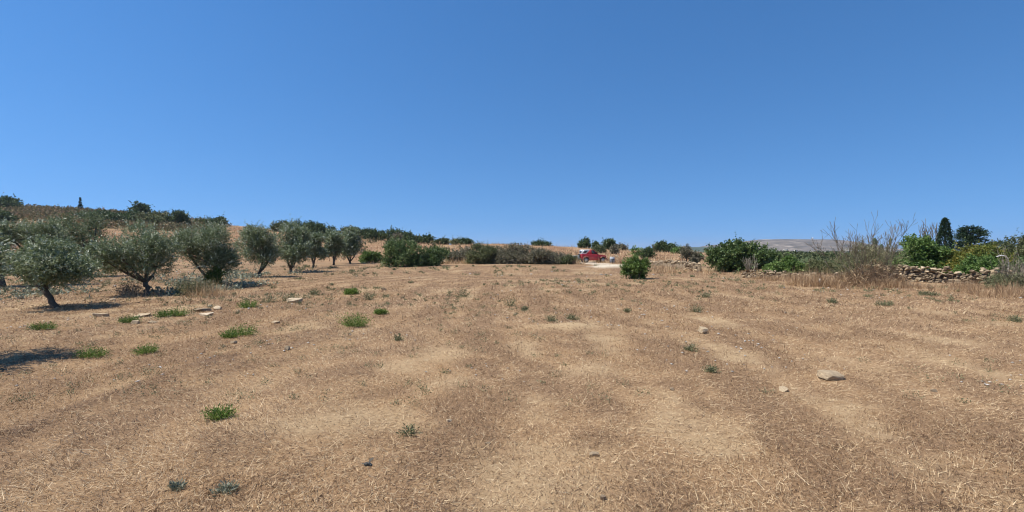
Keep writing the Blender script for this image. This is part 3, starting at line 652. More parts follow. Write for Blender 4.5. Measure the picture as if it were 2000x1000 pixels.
stone_px(876, 826, 12, 10, 'rounded whitish stone half pressed into the straw', 0.72, 36, group=SG, sink=0.4)
stone_px(952, 871, 12, 9, 'pale ringed pebble below the rounded whitish stone', 0.72, 37, group=SG, sink=0.4)
stone_px(1314, 764, 9, 8, 'dark little stone left of the small blocky pale stone', 0.3, 38, group=SG)
stone_px(1205, 503, 13, 9, 'whitish boulder on the bank right of the car', 0.98, 39, sub=1, group='boulders by the track')
stone_px(1832, 768, 14, 10, 'bluish grey stone right of the large slab', 0.4, 40, group=SG, sink=0.35)
stone_px(1180, 982, 14, 14, 'dark reddish clod at the bottom of the field', 0.3, 41, group=SG)

# ---- dry stone walls: every stone is a piece of its wall
STONES = [rock_mesh('wall_stone', 12, 100 + k, 0.22 + 0.055 * (k % 9), 'stone') for k in range(14)]
def stone_wall(pts, hts, label, sw, sh, thick, maxn, lean=0.3):
    """pts: foot line (x, y); hts: height above ground along it; stones laid in rough courses, two faces deep"""
    pts = np.array(pts, float); seg = np.linalg.norm(np.diff(pts, axis=0), axis=1); cum = np.concatenate([[0], np.cumsum(seg)]); L = cum[-1]
    mid = pts[len(pts) // 2]; base = Vector((mid[0], mid[1], float(gz(mid[0], mid[1]))))
    t = thing('stone_wall', base, label, 'stone wall', 'dry stone walls'); n = 0
    rows = int(max(hts) / (sh * 0.82)) + 1
    core = MB()
    for a in range(24):
        s0, s1 = L * a / 24, L * (a + 1) / 24
        x0, y0 = np.interp(s0, cum, pts[:, 0]), np.interp(s0, cum, pts[:, 1]); x1, y1 = np.interp(s1, cum, pts[:, 0]), np.interp(s1, cum, pts[:, 1])
        h0 = max(0.05, np.interp(s0, cum, hts) - 0.16); h1 = max(0.05, np.interp(s1, cum, hts) - 0.16)
        dx, dy = (x1 - x0), (y1 - y0); l_ = math.hypot(dx, dy); nx_, ny_ = -dy / l_, dx / l_
        z0 = float(gz(x0, y0)) - base.z; z1 = float(gz(x1, y1)) - base.z; w0 = thick * 0.32
        v = [(x0 - base.x - nx_ * w0, y0 - base.y - ny_ * w0, z0 - 0.1), (x1 - base.x - nx_ * w0, y1 - base.y - ny_ * w0, z1 - 0.1), (x1 - base.x - nx_ * w0 * .6, y1 - base.y - ny_ * w0 * .6, z1 + h1), (x0 - base.x - nx_ * w0 * .6, y0 - base.y - ny_ * w0 * .6, z0 + h0),
             (x0 - base.x + nx_ * w0, y0 - base.y + ny_ * w0, z0 - 0.1), (x1 - base.x + nx_ * w0, y1 - base.y + ny_ * w0, z1 - 0.1), (x1 - base.x + nx_ * w0 * .6, y1 - base.y + ny_ * w0 * .6, z1 + h1), (x0 - base.x + nx_ * w0 * .6, y0 - base.y + ny_ * w0 * .6, z0 + h0)]
        core.add(v, quads=[(0, 1, 2, 3), (5, 4, 7, 6), (3, 2, 6, 7), (4, 0, 3, 7), (1, 5, 6, 2)], tone=0.1)
    co = core.build('rubble_core', M['stone'], t); co['kind'] = 'stuff'
    for row in range(rows):
        s = random.uniform(0, sw * 0.6); z = row * sh * 0.82
        while s < L:
            w = sw * random.uniform(0.55, 1.45); hh = sh * random.uniform(0.7, 1.35)
            H = np.interp(s, cum, hts) + random.uniform(-0.1, 0.1) + 0.3 * (float(fbm(s * 1.3, 0.5, 19, 2)) - 0.5)
            x = np.interp(s + w / 2, cum, pts[:, 0]); y = np.interp(s + w / 2, cum, pts[:, 1])
            if z < H and n < maxn:
                i = min(len(seg) - 1, int(np.searchsorted(cum, min(s, L - 1e-3), 'right') - 1)); dv = (pts[i + 1] - pts[i]) / seg[i]
                ang = math.atan2(dv[1], dv[0]); nrm = np.array([-dv[1], dv[0]])
                if nrm[1] > 0: nrm = -nrm                        # face toward the field
                top = z + sh > H - 0.05
                off = thick * 0.36 * (1 - lean * z / max(hts)) + random.uniform(-0.05, 0.06) if not top else random.uniform(-0.2, 0.3) * thick
                me = STONES[random.randrange(len(STONES))]
                o = bpy.data.objects.new('stone_block', me); C.objects.link(o); o.parent = t
                o.scale = (w * 1.12, thick * random.uniform(0.5, 0.8), hh * 1.08)
                px_, py_ = x + nrm[0] * off, y + nrm[1] * off
                o.location = (px_ - base.x, py_ - base.y, float(gz(px_, py_)) - base.z + z + hh * 0.42)
                o.rotation_euler = (random.uniform(-0.35, 0.35), random.uniform(-0.35, 0.35), ang + random.uniform(-0.6, 0.6)); n += 1
            s += w * 0.93
    for k in range(16):                                          # fallen from the top, lying at the foot
        s = random.uniform(0.05, 0.95) * L; i = min(len(seg) - 1, int(np.searchsorted(cum, s, 'right') - 1)); dv = (pts[i + 1] - pts[i]) / seg[i]
        nrm = np.array([-dv[1], dv[0]]); nrm = -nrm if nrm[1] > 0 else nrm
        x = np.interp(s, cum, pts[:, 0]) + nrm[0] * thick * random.uniform(0.7, 1.7); y = np.interp(s, cum, pts[:, 1]) + nrm[1] * thick * random.uniform(0.7, 1.7)
        o = bpy.data.objects.new('stone_block', STONES[random.randrange(len(STONES))]); C.objects.link(o); o.parent = t
        q = sw * random.uniform(0.5, 1.2); o.scale = (q, q * 0.8, q * 0.6); o.location = (x - base.x, y - base.y, float(gz(x, y)) - base.z + q * 0.15); o.rotation_euler = (random.uniform(-0.5, 0.5), random.uniform(-0.5, 0.5), random.uniform(0, 6))
    return t
stone_wall([(18.6, 25.6), (19.8, 25.0), (20.9, 24.4), (22.0, 23.4), (23.2, 22.4), (25.0, 21.4)], [0.70, 1.0, 0.86, 0.50, 0.62, 0.4], 'tumbled dry stone wall under the yellowing shrubs', 0.23, 0.12, 0.55, 260, 0.6)
stone_wall([(14.0, 29.2), (15.2, 28.6), (16.6, 27.6), (18.0, 26.4)], [0.22, 0.40, 0.34, 0.2], 'low stone wall between the wide dark bush and the dry stems', 0.24, 0.11, 0.45, 90, 0.5)
stone_wall([(14.6, 37.0), (14.6, 39.5), (14.7, 43), (15.0, 48), (15.5, 54)], [0.55, 0.65, 0.55, 0.4, 0.3], 'crumbling pale stone wall running back beside the wide dark bush', 0.36, 0.16, 0.55, 240, 0.5)

# ------------------------------------------------------------------ green tufts and grey weeds that can be told apart
def tuft(px, py, w, h, label, mat='tuft', n=None, name='grass_tuft', cat='grass tuft', group='green tufts in the straw', tone=0.5, flatness=0.35, wide=1.0):
    g = ground_px(px, py); k = g.y / F; W = w * k / 2; H = h * k * (1.25 if mat == 'tuft' else 1.0)
    o = MB(); n = n or int((150 + 3.0 * w + (260 if 'brightest' in label else 0)) * ((0.22 if py > 800 else 0.38) if mat in ('weed', 'glaucous') else 0.95))
    a = rng.uniform(0, 2 * math.pi, n); r = np.sqrt(rng.random(n)) * (0.75 if mat == 'tuft' else 0.5)
    P = np.stack([np.cos(a) * r * W, np.sin(a) * r * W * 0.8, np.zeros(n) - 0.01], 1)
    P[:, 2] += gz(g.x + P[:, 0], g.y + P[:, 1]) - g.z
    D = unit(np.stack([np.cos(a) * r * 0.9, np.sin(a) * r * 0.9, np.full(n, 0.75)], 1) + rng.normal(0, flatness, (n, 3)))
    D[:, 2] = np.abs(D[:, 2])
    leaves(o, P, D, H * rng.uniform(0.45, 0.95, n), 4, max(0.035, 0.0034 * g.y) * wide, max(0.009, 0.0013 * g.y) * wide, np.clip(rng.normal(tone, 0.25, n), 0, 1), spread=0.55)
    ob = thing(name, g, label, cat, group); o.build('leaves', M[mat], ob)
    return ob
for a in [
    (692, 637, 43, 27, 'brightest round green tuft in the middle of the left field'),
    (474, 655, 40, 23, 'bright green tuft, larger of a touching pair'),
    (448, 659, 26, 14, 'small green tuft touching the larger one of its pair'),
    (483, 601, 30, 15, 'green tuft with white flecks below the fourth olive'),
    (346, 618, 26, 18, 'bright tuft beside the long grey slab'),
    (321, 619, 26, 15, 'duller tuft left of the one by the grey slab'),
    (176, 698, 44, 20, 'wide green tuft nearest the shadow in the corner'),
    (283, 690, 30, 18, 'compact green tuft right of the wide one by the shadow'),
    (427, 819, 38, 26, 'sparse green tuft alone in the lower left foreground'),
    (83, 643, 40, 14, 'dull flat green patch below the leaning olive'),
    (252, 630, 28, 15, 'dull tuft behind the pale wedge stone'),
    (685, 575, 20, 12, 'little green tuft far above the brightest round one'),
    (743, 614, 16, 11, 'tiny green tuft right of the brightest round one')]:
    tuft(*a, tone=0.42 if 'dull' in a[4] else 0.62)
for a in [
    (522, 591, 42, 24, 'yellowish green weed patch left of the domed stone'),
    (563, 588, 36, 20, 'olive green weed patch right behind the domed stone'),
    (905, 580, 24, 26, 'upright grey green weed in the middle of the field'),
    (720, 586, 18, 22, 'faint grey weed left of the upright mid field one'),
    (612, 576, 16, 16, 'grey green weed below the sparse twin stemmed olive'),
    (1077, 628, 24, 14, 'small grey green tuft at the edge of the sandy hump'),
    (1117, 625, 34, 15, 'larger grey green tuft just behind the sandy hump'),
    (1226, 610, 18, 11, 'dark little weed right of the sandy hump'),
    (1379, 581, 24, 12, 'dark green weed tuft far beyond the tilted yellowish stone'),
    (1361, 610, 18, 20, 'thin upright weed between the tilted stone and the dark weed'),
    (1390, 728, 22, 20, 'green weed sprig left of the large slab'),
    (1349, 686, 28, 20, 'faint grey weed right below the tilted stone'),
    (797, 851, 34, 26, 'mossy grey green weed in the central foreground'),
    (437, 963, 54, 22, 'blue grey bushy weed at the bottom of the field'),
    (342, 957, 32, 18, 'smaller blue grey weed left of the bushy bottom one'),
    (1728, 597, 50, 13, 'flat green patch in front of the tall dry bush'),
    (1815, 577, 64, 10, 'long dark green patch before the stone wall'),
    (1985, 628, 34, 16, 'grey green patch at the right edge below the dry stalks'),
    (997, 598, 18, 26, 'slanting grey green weed right of the upright mid field one'),
    (1025, 606, 14, 10, 'short green weed beside the slanting one'),
    (1626, 592, 24, 12, 'small grey weed below the wild dry grass'),
    (778, 666, 20, 16, 'pale weed with white flower heads below the tiny green tuft')]:
    tuft(*a, mat='glaucous' if 'blue' in a[4] else ('weed' if 'yellow' in a[4] or 'mossy' in a[4] or 'pale' in a[4] else 'weed'), name='weed_clump', cat='weed', group='grey green weeds in the field', tone=0.62 if 'yellow' in a[4] else 0.45, flatness=0.5)
# leafy weed clump at the third olive's foot
tuft(383, 578, 56, 40, 'tall pale green dry weed clump before the third olive', mat='weed', n=700, name='weed_clump', cat='weed', group='leafy weeds under the olives', tone=0.75, flatness=0.3, wide=1.5)
bush_px('leafy_bush', 418, 563, 400, 438, 526, 'dark leafy sucker bush at the third olive trunk', 'bush', 'fresh', 330, zb=0.0, aspect=0.55, leafk=0.0036, tone=0.35, nl=6, stem_r=0.015)
tuft(371, 576, 22, 24, 'fresh green shoot at the left of the tall weed clump', mat='tuft', name='weed_clump', cat='weed', group='leafy weeds under the olives', tone=0.5, wide=1.6)
tuft(252, 577, 40, 34, 'brown dry weed clump left of the second olive trunk', mat='drytwig', n=420, name='weed_clump', cat='weed', group='leafy weeds under the olives', tone=0.35)

# ------------------------------------------------------------------ straw, stubble and other uncountable cover
def blades(mb, x, y, L, W, el, az, tone, z0=0.0):
    n = len(x); z = gz(x, y) + z0
    d = np.stack([np.cos(el) * np.cos(az), np.cos(el) * np.sin(az), np.sin(el)], 1)
    s = np.stack([-np.sin(az), np.cos(az), np.zeros(n)], 1)
    tw = rng.normal(0, 0.5, n)[:, None]; s = s * np.cos(tw) + np.cross(d, s) * np.sin(tw)
    P = np.stack([x, y, z], 1)
    v = np.stack([P - s * W[:, None] / 2, P + s * W[:, None] / 2, P + d * L[:, None]], 1)
    mb.add(v.reshape(-1, 3), tris=np.arange(n * 3).reshape(-1, 3), tone=np.repeat(np.clip(tone, 0, 1), 3))
def field_points(n, d0, d1, pad=1.18):
    d = d0 * (d1 / d0) ** rng.random(n); x = rng.uniform(-1, 1, n) * (d * pad + 0.6)
    return x, d
def straw_layer(n, d0, d1, lmin, lmax, wid, elm, els, bias, keep_bare=0.28):
    x, y = field_points(n, d0, d1)
    br, ba, sw = field_masks(x, y)
    keep = rng.random(n) < (1 - (1 - keep_bare) * ba) * (0.68 + 0.32 * sstep(0.32, 0.55, fbm(x * 1.7, y * 1.3, 73, 4)))
    keep &= ~((x > 0.62 * y) & (y > 27)) & ~((np.hypot(x - 10.3, y - 44.8) < 3.0))
    x, y, br, ba = x[keep], y[keep], br[keep], ba[keep]; m = len(x)
    sc = np.clip(y / 5.5, 1, 3.2)
    az = rng.uniform(0, 2 * math.pi, m); sel = rng.random(m) < 0.45
    az = np.where(sel, 2.6 * fbm(x * 0.35, y * 0.35, 71, 2) * math.pi + rng.normal(0, 0.35, m), az)
    t = rng.normal(0.64, 0.28, m) - 0.40 * br * rng.uniform(0.4, 1.15, m) + bias
    mb = MB(); blades(mb, x, y, rng.uniform(lmin, lmax, m) * np.sqrt(sc), wid * sc * rng.uniform(0.6, 1.4, m), np.abs(rng.normal(elm, els, m)), az, t, 0.0)
    return mb
lay = straw_layer(660000, 2.0, 58, 0.018, 0.080, 0.0039, 0.20, 0.28, -0.02)
tag(lay.build('straw', M['straw']), 'cut straw and dead stalks matted over the field', 'straw', kind='stuff')
lay = straw_layer(150000, 2.0, 50, 0.02, 0.075, 0.0034, 0.75, 0.4, 0.03, 0.3)
tag(lay.build('stubble', M['straw']), 'short upright stubble standing in the field', 'stubble', kind='stuff')
lay = straw_layer(3500, 2.2, 22, 0.10, 0.24, 0.0038, 0.25, 0.3, 0.2, 0.6)
tag(lay.build('long_straw', M['straw']), 'long pale straw stems lying loose on the field', 'straw', kind='stuff')
x_, y_, z_ = [], [], []
lp = MB()
for (px, py, n_, sp) in ((1430, 815, 34, 0.30), (1450, 780, 22, 0.25), (1840, 895, 40, 0.28), (1975, 965, 26, 0.2), (1585, 900, 24, 0.3), (260, 770, 26, 0.35), (120, 830, 24, 0.4), (600, 985, 22, 0.3), (1250, 930, 20, 0.4), (1880, 850, 26, 0.35), (980, 760, 24, 0.4), (1700, 960, 26, 0.4), (700, 780, 20, 0.4)):
    g = ground_px(px, py); x = g.x + rng.normal(0, sp, n_); y = g.y + rng.normal(0, sp, n_)
    blades(lp, x, y, rng.uniform(0.05, 0.15, n_), np.full(n_, 0.004), np.abs(rng.normal(0.55, 0.45, n_)), rng.uniform(0, 6.28, n_), rng.normal(0.92, 0.1, n_))
tag(lp.build('pale_stalks', M['straw']), 'small sheaves of pale broken stalks standing in the stubble', 'stalks', kind='stuff')
# dark dead weed litter
x, y = field_points(110000, 2.0, 45); br, ba, sw = field_masks(x, y); kp = rng.random(len(x)) < br * 0.85 + 0.08; x, y = x[kp], y[kp]; m = len(x)
lit = MB(); sc = np.clip(y / 5.5, 1, 3); blades(lit, x, y, rng.uniform(0.02, 0.07, m) * sc, 0.006 * sc, np.abs(rng.normal(0.5, 0.4, m)), rng.uniform(0, 6.28, m), rng.normal(0.12, 0.1, m))
tag(lit.build('dead_weeds', M['straw']), 'dark dead weed stalks in the matted patches', 'dead weeds', kind='stuff')
# grey-green weed seedlings
x, y = field_points(3600, 5, 48); pr = fbm(x * 0.35, y * 0.25, 81, 3); kp = rng.random(len(x)) < sstep(0.44, 0.66, pr) * (0.25 + 0.75 * sstep(8, 16, y)); x, y = x[kp], y[kp]
wd = MB()
for xi, yi in zip(x, y):
    s = random.uniform(0.05, 0.16) * min(2.0, max(1, yi / 16)); n_ = 14; a = rng.uniform(0, 6.28, n_); r_ = rng.random(n_) * s
    P = np.stack([xi + np.cos(a) * r_, yi + np.sin(a) * r_, np.zeros(n_)], 1); P[:, 2] = gz(P[:, 0], P[:, 1])
    leaves(wd, P, unit(rng.normal(0, 0.6, (n_, 3)) + [0, 0, 0.8]), np.full(n_, s * 0.8), 3, max(0.03, 0.0030 * yi), max(0.008, 0.0011 * yi), rng.normal(0.45, 0.2, n_), spread=0.7)
tag(wd.build('weeds', M['weed']), 'small grey green weeds scattered through the straw', 'weeds', kind='stuff')
# white flecks: snail shells, pebbles and flower heads
x, y = field_points(1700, 5.5, 40); pr = fbm(x * 0.3, y * 0.22, 91, 3) + 0.14 * sstep(0.2, 0.8, x / y); kp = rng.random(len(x)) < sstep(0.50, 0.72, pr); x, y = x[kp], y[kp]
pb = MB(); oct_v = np.array([(1, 0, 0), (0, 1, 0), (-1, 0, 0), (0, -1, 0), (0, 0, 1), (0, 0, -1.)]); oct_t = [(0, 1, 4), (1, 2, 4), (2, 3, 4), (3, 0, 4), (1, 0, 5), (2, 1, 5), (3, 2, 5), (0, 3, 5)]
for xi, yi in zip(x, y):
    s = random.uniform(0.006, 0.018) * max(1, yi / 7); v = oct_v * [s * random.uniform(1, 2), s, s * 0.5]; a = random.uniform(0, 3.1)
    v = np.stack([v[:, 0] * math.cos(a) - v[:, 1] * math.sin(a), v[:, 0] * math.sin(a) + v[:, 1] * math.cos(a), v[:, 2]], 1) + [xi, yi, float(gz(xi, yi)) + s * 0.2 + 0.012]
    pb.add(v, tris=oct_t, tone=random.uniform(0, 1))
tag(pb.build('pebbles', M['white_stone']), 'tiny white pebbles flecking the straw', 'pebbles', kind='stuff')
# clods and gravel on the bare soil
x, y = field_points(5000, 2.2, 14); br, ba, sw = field_masks(x, y); kp = rng.random(len(x)) < ba * 0.7 + 0.06; x, y = x[kp], y[kp]; gv = MB()
for xi, yi, zi in zip(x, y, gz(x, y)):
    s = random.uniform(0.003, 0.008) * max(1, yi / 6); v = oct_v * [s, s * 0.8, s * 0.6] * rng.uniform(0.7, 1.3, (6, 1)) + [xi, yi, zi + s * 0.2]
    gv.add(v, tris=oct_t, tone=random.uniform(0.3, 0.9))
tag(gv.build('gravel', M['stone']), 'fine gravel on the bare soil patches', 'gravel', kind='stuff')
# tall dry grass: (px0, px1, py of the foot line, depth spread in m, height m, stems, tone)
DG = [(1565, 1660, 560, 1.8, 0.70, 5600, 0.5), (1640, 1770, 564, 1.6, 0.42, 3600, 0.5), (1750, 1965, 569, 1.6, 0.26, 7000, 0.5), (1930, 2040, 580, 1.6, 0.42, 3200, 0.4), (1480, 1600, 548, 1.6, 0.40, 3600, 0.5), (1745, 1860, 564, 1.0, 0.34, 1600, 0.45), (1910, 1990, 566, 1.6, 0.45, 2600, 0.42),
      (1262, 1385, 531, 6.0, 0.55, 6000, 0.55), (1370, 1500, 536, 1.5, 0.4, 2600, 0.55), (1120, 1140, 517, 2.0, 0.9, 700, 0.6), (1170, 1260, 514, 4.0, 0.9, 3000, 0.5), (690, 1120, 516, 2.0, 0.35, 5000, 0.65),
      (850, 940, 515, 1.0, 0.8, 1200, 0.7), (232, 300, 580, 1.2, 0.4, 900, 0.55), (355, 420, 580, 1.0, 0.55, 1100, 0.7), (60, 190, 606, 0.8, 0.3, 900, 0.35), (480, 700, 524, 3.0, 0.3, 2500, 0.6), (1260, 1400, 512, 10, 0.5, 3500, 0.65)]
dg = MB()
for (a0, a1, py, ds, hh, n_, tn) in DG:
    mid = ground_px((a0 + a1) / 2, py).y; y = mid + (rng.random(n_) - 0.25) * ds * 1.3
    u = rng.uniform(a0, a1, n_) - 1000 + rng.normal(0, 4, n_); x = u / F * mid + rng.normal(0, 0.1, n_)
    dn = fbm(x * 1.2, y * 1.2, 95, 3); kp = rng.random(n_) < sstep(0.42, 0.62, dn) * 0.85; x, y, dn = x[kp], y[kp], dn[kp]; m = len(x)
    blades(dg, x, y, hh * rng.uniform(0.15, 1.1, m) * np.clip(4.2 * (dn - 0.33), 0.15, 1.4), np.full(m, max(0.005, 0.00075 * mid)), rng.normal(1.0, 0.42, m), rng.uniform(0, 6.28, m), rng.normal(tn, 0.18, m), -0.02)
tag(dg.build('dry_grass', M['straw']), 'tall dry grass along the walls, hedge and track', 'dry grass', kind='stuff')
# glaucous leafy cover under the olives
x = np.concatenate([rng.uniform(-17.5, -11.5, 700), rng.uniform(-21, -14, 500), rng.uniform(-24, -15, 300)]); y = np.concatenate([rng.uniform(17, 23, 700), rng.uniform(23, 36, 500), rng.uniform(14, 20, 300)])
pr = fbm(x * 0.6, y * 0.5, 97, 3); kp = rng.random(len(x)) < 0.55 * sstep(0.48, 0.60, pr); x, y = x[kp], y[kp]; gc = MB()
for xi, yi in zip(x, y):
    n_ = 7; P = np.stack([xi + rng.normal(0, 0.14, n_), yi + rng.normal(0, 0.14, n_), np.zeros(n_)], 1); P[:, 2] = gz(P[:, 0], P[:, 1])
    leaves(gc, P, unit(rng.normal(0, 0.5, (n_, 3)) + [0, 0, 1.0]), rng.uniform(0.08, 0.28, n_), 2, 0.13, 0.08, rng.normal(0.5, 0.2, n_), spread=0.8)
tag(gc.build('ground_cover', M['glaucous']), 'pale grey green leafy plants on the soil under the olives', 'ground cover', kind='stuff')
# fallen stony litter under the row: clods
x = rng.uniform(-24, -11.5, 3500); y = rng.uniform(13, 40, 3500); cl = MB()
for xi, yi, zi in zip(x, y, gz(x, y)):
    s = random.uniform(0.02, 0.06); cl.add(oct_v * [s, s * 0.8, s * 0.6] * rng.uniform(0.7, 1.3, (6, 1)) + [xi, yi, zi + s * 0.2], tris=oct_t, tone=random.uniform(0.35, 0.8))
tag(cl.build('clods', M['straw']), 'dry clods on the tilled soil between the olives', 'clods', kind='stuff')
# low scrub and dry grass tussocks on the hillside
n_ = 15000; y = rng.uniform(70, 205, n_); u = rng.uniform(-1.25, 0.36, n_); x = u * y
yr = ridge_depth(u); gsc = sstep(0.42, 0.56, fbm(x * 0.03, y * 0.02, 61, 4) + 0.5 * sstep(105, 160, y) - 0.22) * sstep(-0.58, -0.72, u)
pat = sstep(0.52, 0.68, fbm(x * 0.05, y * 0.05, 63, 3)); kp = (y < yr + 3) & (rng.random(n_) < np.clip(gsc * 0.9 + 0.035 * pat, 0, 1)); x, y = x[kp], y[kp]
sc_ = MB(); S = len(x); P = np.stack([x, y, gz(x, y)], 1)
for rep in range(3):
    hgt = rng.uniform(0.25, 1.3, S); off = rng.normal(0, 0.55, (S, 3)); off[:, 2] = np.abs(off[:, 2]) * 0.7
    leaves(sc_, P + off, unit(rng.normal(0, 0.6, (S, 3)) + [0, 0, 0.7]), hgt, 6, 0.62, 0.38, rng.normal(0.55, 0.2, S) + 0.25 * (fbm(x * 0.1, y * 0.1, 64, 2) - 0.5), spread=0.9)
tag(sc_.build('hillside_scrub', M['scrub']), 'low olive brown scrub covering the hillside', 'scrub', kind='stuff')
n_ = 30000; y = rng.uniform(64, 200, n_); u = rng.uniform(-1.2, 0.42, n_); x = u * y; tg = MB()
kp = y < ridge_depth(u) + 2; x, y = x[kp], y[kp]; m = len(x)
blades(tg, x, y, rng.uniform(0.25, 0.7, m), np.full(m, 0.12), rng.normal(1.1, 0.35, m), rng.uniform(0, 6.28, m), rng.normal(0.52, 0.2, m) + 0.5 * (fbm(x * 0.08, y * 0.08, 65, 3) - 0.5))
tag(tg.build('hillside_grass', M['straw']), 'dry grass tussocks on the brown hillside', 'dry grass', kind='stuff')

# ------------------------------------------------------------------ red off-roader on the track
def prism(mb, poly, y0, y1, tone=0.5):
    """side profile (x, z) extruded between y0 and y1"""
    n = len(poly); bm = bmesh.new()
    a = [bm.verts.new((x, y0, z)) for x, z in poly]; b = [bm.verts.new((x, y1, z)) for x, z in poly]
    bm.faces.new(a); bm.faces.new(b[::-1])
    for i in range(n): bm.faces.new((a[i], b[i], b[(i + 1) % n], a[(i + 1) % n]))
    bmesh.ops.recalc_face_normals(bm, faces=bm.faces)
    bmesh.ops.triangulate(bm, faces=bm.faces); bm.verts.index_update()
    mb.add([v.co[:] for v in bm.verts], tris=[[v.index for v in f.verts] for f in bm.faces], tone=tone); bm.free()
def arch(cx, cz, r, a0, a1, n=9): return [(cx + r * math.cos(R(a0 + (a1 - a0) * k / (n - 1))), cz + r * math.sin(R(a0 + (a1 - a0) * k / (n - 1)))) for k in range(n)]
g = at_depth(1133, 61.5)
car = thing('parked_car', g, 'dusty red off-roader with a white hardtop parked on the pale track', 'car', rz=R(6))
XR, XF = 0.62, 2.82
prof = [(0.02, 0.42), (0.0, 0.62), (0.02, 1.08), (0.1, 1.12), (2.18, 1.10), (2.3, 1.04), (3.1, 0.95), (3.24, 0.88), (3.27, 0.5), (3.22, 0.4)] + arch(XF, 0.36, 0.42, 0, 180) + [(2.36, 0.33), (1.1, 0.33)] + arch(XR, 0.36, 0.42, 0, 180) + [(0.16, 0.40)]
b = MB(); prism(b, prof, -0.72, 0.72); body = b.build('body', M['car_red'], car)
bv = body.modifiers.new('bevel', 'BEVEL'); bv.width = 0.03; bv.segments = 2; bv.limit_method = 'ANGLE'; bv.angle_limit = R(50)
b = MB(); prism(b, [(0.04, 1.115), (0.10, 1.60), (0.22, 1.67), (1.16, 1.68), (1.10, 1.60), (0.62, 1.115)], -0.66, 0.66); top = b.build('hardtop', M['car_white'], car)
bv = top.modifiers.new('bevel', 'BEVEL'); bv.width = 0.035; bv.segments = 2; bv.limit_method = 'ANGLE'; bv.angle_limit = R(50)
for s in (-1, 1):
    b = MB(); prism(b, [(0.24, 1.23), (0.28, 1.52), (0.86, 1.52), (0.60, 1.23)], s * 0.655, s * 0.668); b.build('window', M['glass'], top)
b = MB(); b.box(-0.012, 0.012, -0.50, 0.50, -0.17, 0.17); rw = b.build('window', M['glass'], top); rw.location = (0.062, 0, 1.37); rw.rotation_euler = (0, R(7), 0)
# red hoop, roof, windscreen frame
for s in (-1, 1):
    b = MB(); prism(b, [(0.64, 1.115), (1.12, 1.60), (1.17, 1.67), (1.30, 1.67), (1.36, 1.115)], s * 0.63, s * 0.675); b.build('door_pillar', M['car_red'], car)
    b = MB(); b.tube([(1.30, s * 0.65, 1.65), (1.62, s * 0.65, 1.61), (2.16, s * 0.68, 1.10)], [0.03, 0.035, 0.035], 6); b.build('windscreen_pillar', M['car_red'], car, smooth=True)
    b = MB(); prism(b, [(1.37, 1.12), (1.32, 1.60), (1.60, 1.57), (2.06, 1.12)], s * 0.640, s * 0.652); b.build('window', M['glass'], car)
b = MB(); prism(b, [(1.17, 1.655), (1.18, 1.69), (1.60, 1.645), (1.60, 1.615)], -0.645, 0.645); b.build('roof', M['car_red'], car)
b = MB(); prism(b, [(1.61, 1.60), (1.64, 1.60), (2.17, 1.10), (2.14, 1.10)], -0.62, 0.62); b.build('windscreen', M['glass'], car)
def wheel(name, x, y, parent, rot=None):
    w = bpy.data.objects.new(name, None); C.objects.link(w); w.parent = parent; w.location = (x, y, 0.345)
    ty = MB(); n = 20; rr = [0.24, 0.31, 0.342, 0.342, 0.31, 0.24]; yy = [-0.085, -0.10, -0.07, 0.07, 0.10, 0.085]; vv = [(r * math.cos(2 * math.pi * k / n), yv, r * math.sin(2 * math.pi * k / n)) for r, yv in zip(rr, yy) for k in range(n)]
    ty.add(vv, quads=[(i * n + k, i * n + (k + 1) % n, ((i + 1) % 6) * n + (k + 1) % n, ((i + 1) % 6) * n + k) for i in range(6) for k in range(n)]); ty.build('tyre', M['rubber'], w, smooth=True)
    rm = MB(); prism(rm, [(0.238 * math.cos(2 * math.pi * k / 16), 0.238 * math.sin(2 * math.pi * k / 16)) for k in range(16)], -0.05, 0.05)
    for k in range(5):
        a = 2 * math.pi * k / 5; rm.tube([(0, -0.07, 0), (0.2 * math.cos(a), -0.062, 0.2 * math.sin(a))], 0.03, 5)
        rm.tube([(0, 0.07, 0), (0.2 * math.cos(a), 0.062, 0.2 * math.sin(a))], 0.03, 5)
    rm.build('rim', M['alloy'], w)
    return w
for x in (XR, XF):
    for s in (-1, 1): wheel('wheel', x, s * 0.66, car)
sp = wheel('spare_wheel', -0.11, 0.0, car); sp.location = (-0.11, 0.05, 0.78); sp.rotation_euler = (0, 0, R(90))
for x in (XR, XF):
    for s in (-1, 1):
        b = MB(); pts = [(p[0], s * 0.735, p[1]) for p in arch(x, 0.36, 0.46, -8, 188, 13)]; b.tube(pts, 0.045, 6); b.build('wheel_arch', M['car_trim'], car, smooth=True)
for s in (-1, 1):
    b = MB(); b.box(1.12, 2.34, s * 0.735 - 0.012, s * 0.735 + 0.012, 0.56, 0.63); b.build('side_moulding', M['car_trim'], car)
    for xs in (1.385, 2.13):
        b = MB(); b.box(xs, xs + 0.01, s * 0.722 - 0.003, s * 0.722 + 0.003, 0.40, 1.09); b.build('door_seam', M['dark_plastic'], car)
    b = MB(); b.box(1.44, 1.58, s * 0.735 - 0.015, s * 0.735 + 0.015, 0.95, 0.985); b.build('door_handle', M['dark_plastic'], car)
    b = MB(); b.box(2.0, 2.08, s * 0.80 - 0.07, s * 0.80 + 0.07, 1.10, 1.24); b.build('side_mirror', M['dark_plastic'], car)
    b = MB(); b.box(-0.02, 0.03, s * 0.62 - 0.06, s * 0.62 + 0.06, 0.62, 0.86); b.build('tail_light', M['car_trim'], car)
    b = MB(); prism(b, arch(3.25, 0.74, 0.085, 0, 360, 13)[:-1], s * 0.5 - 0.08, s * 0.5 + 0.08); b.build('headlight', M['alloy'], car)
b = MB(); b.box(-0.10, 0.12, -0.70, 0.70, 0.38, 0.55); b.build('bumper', M['dark_plastic'], car)
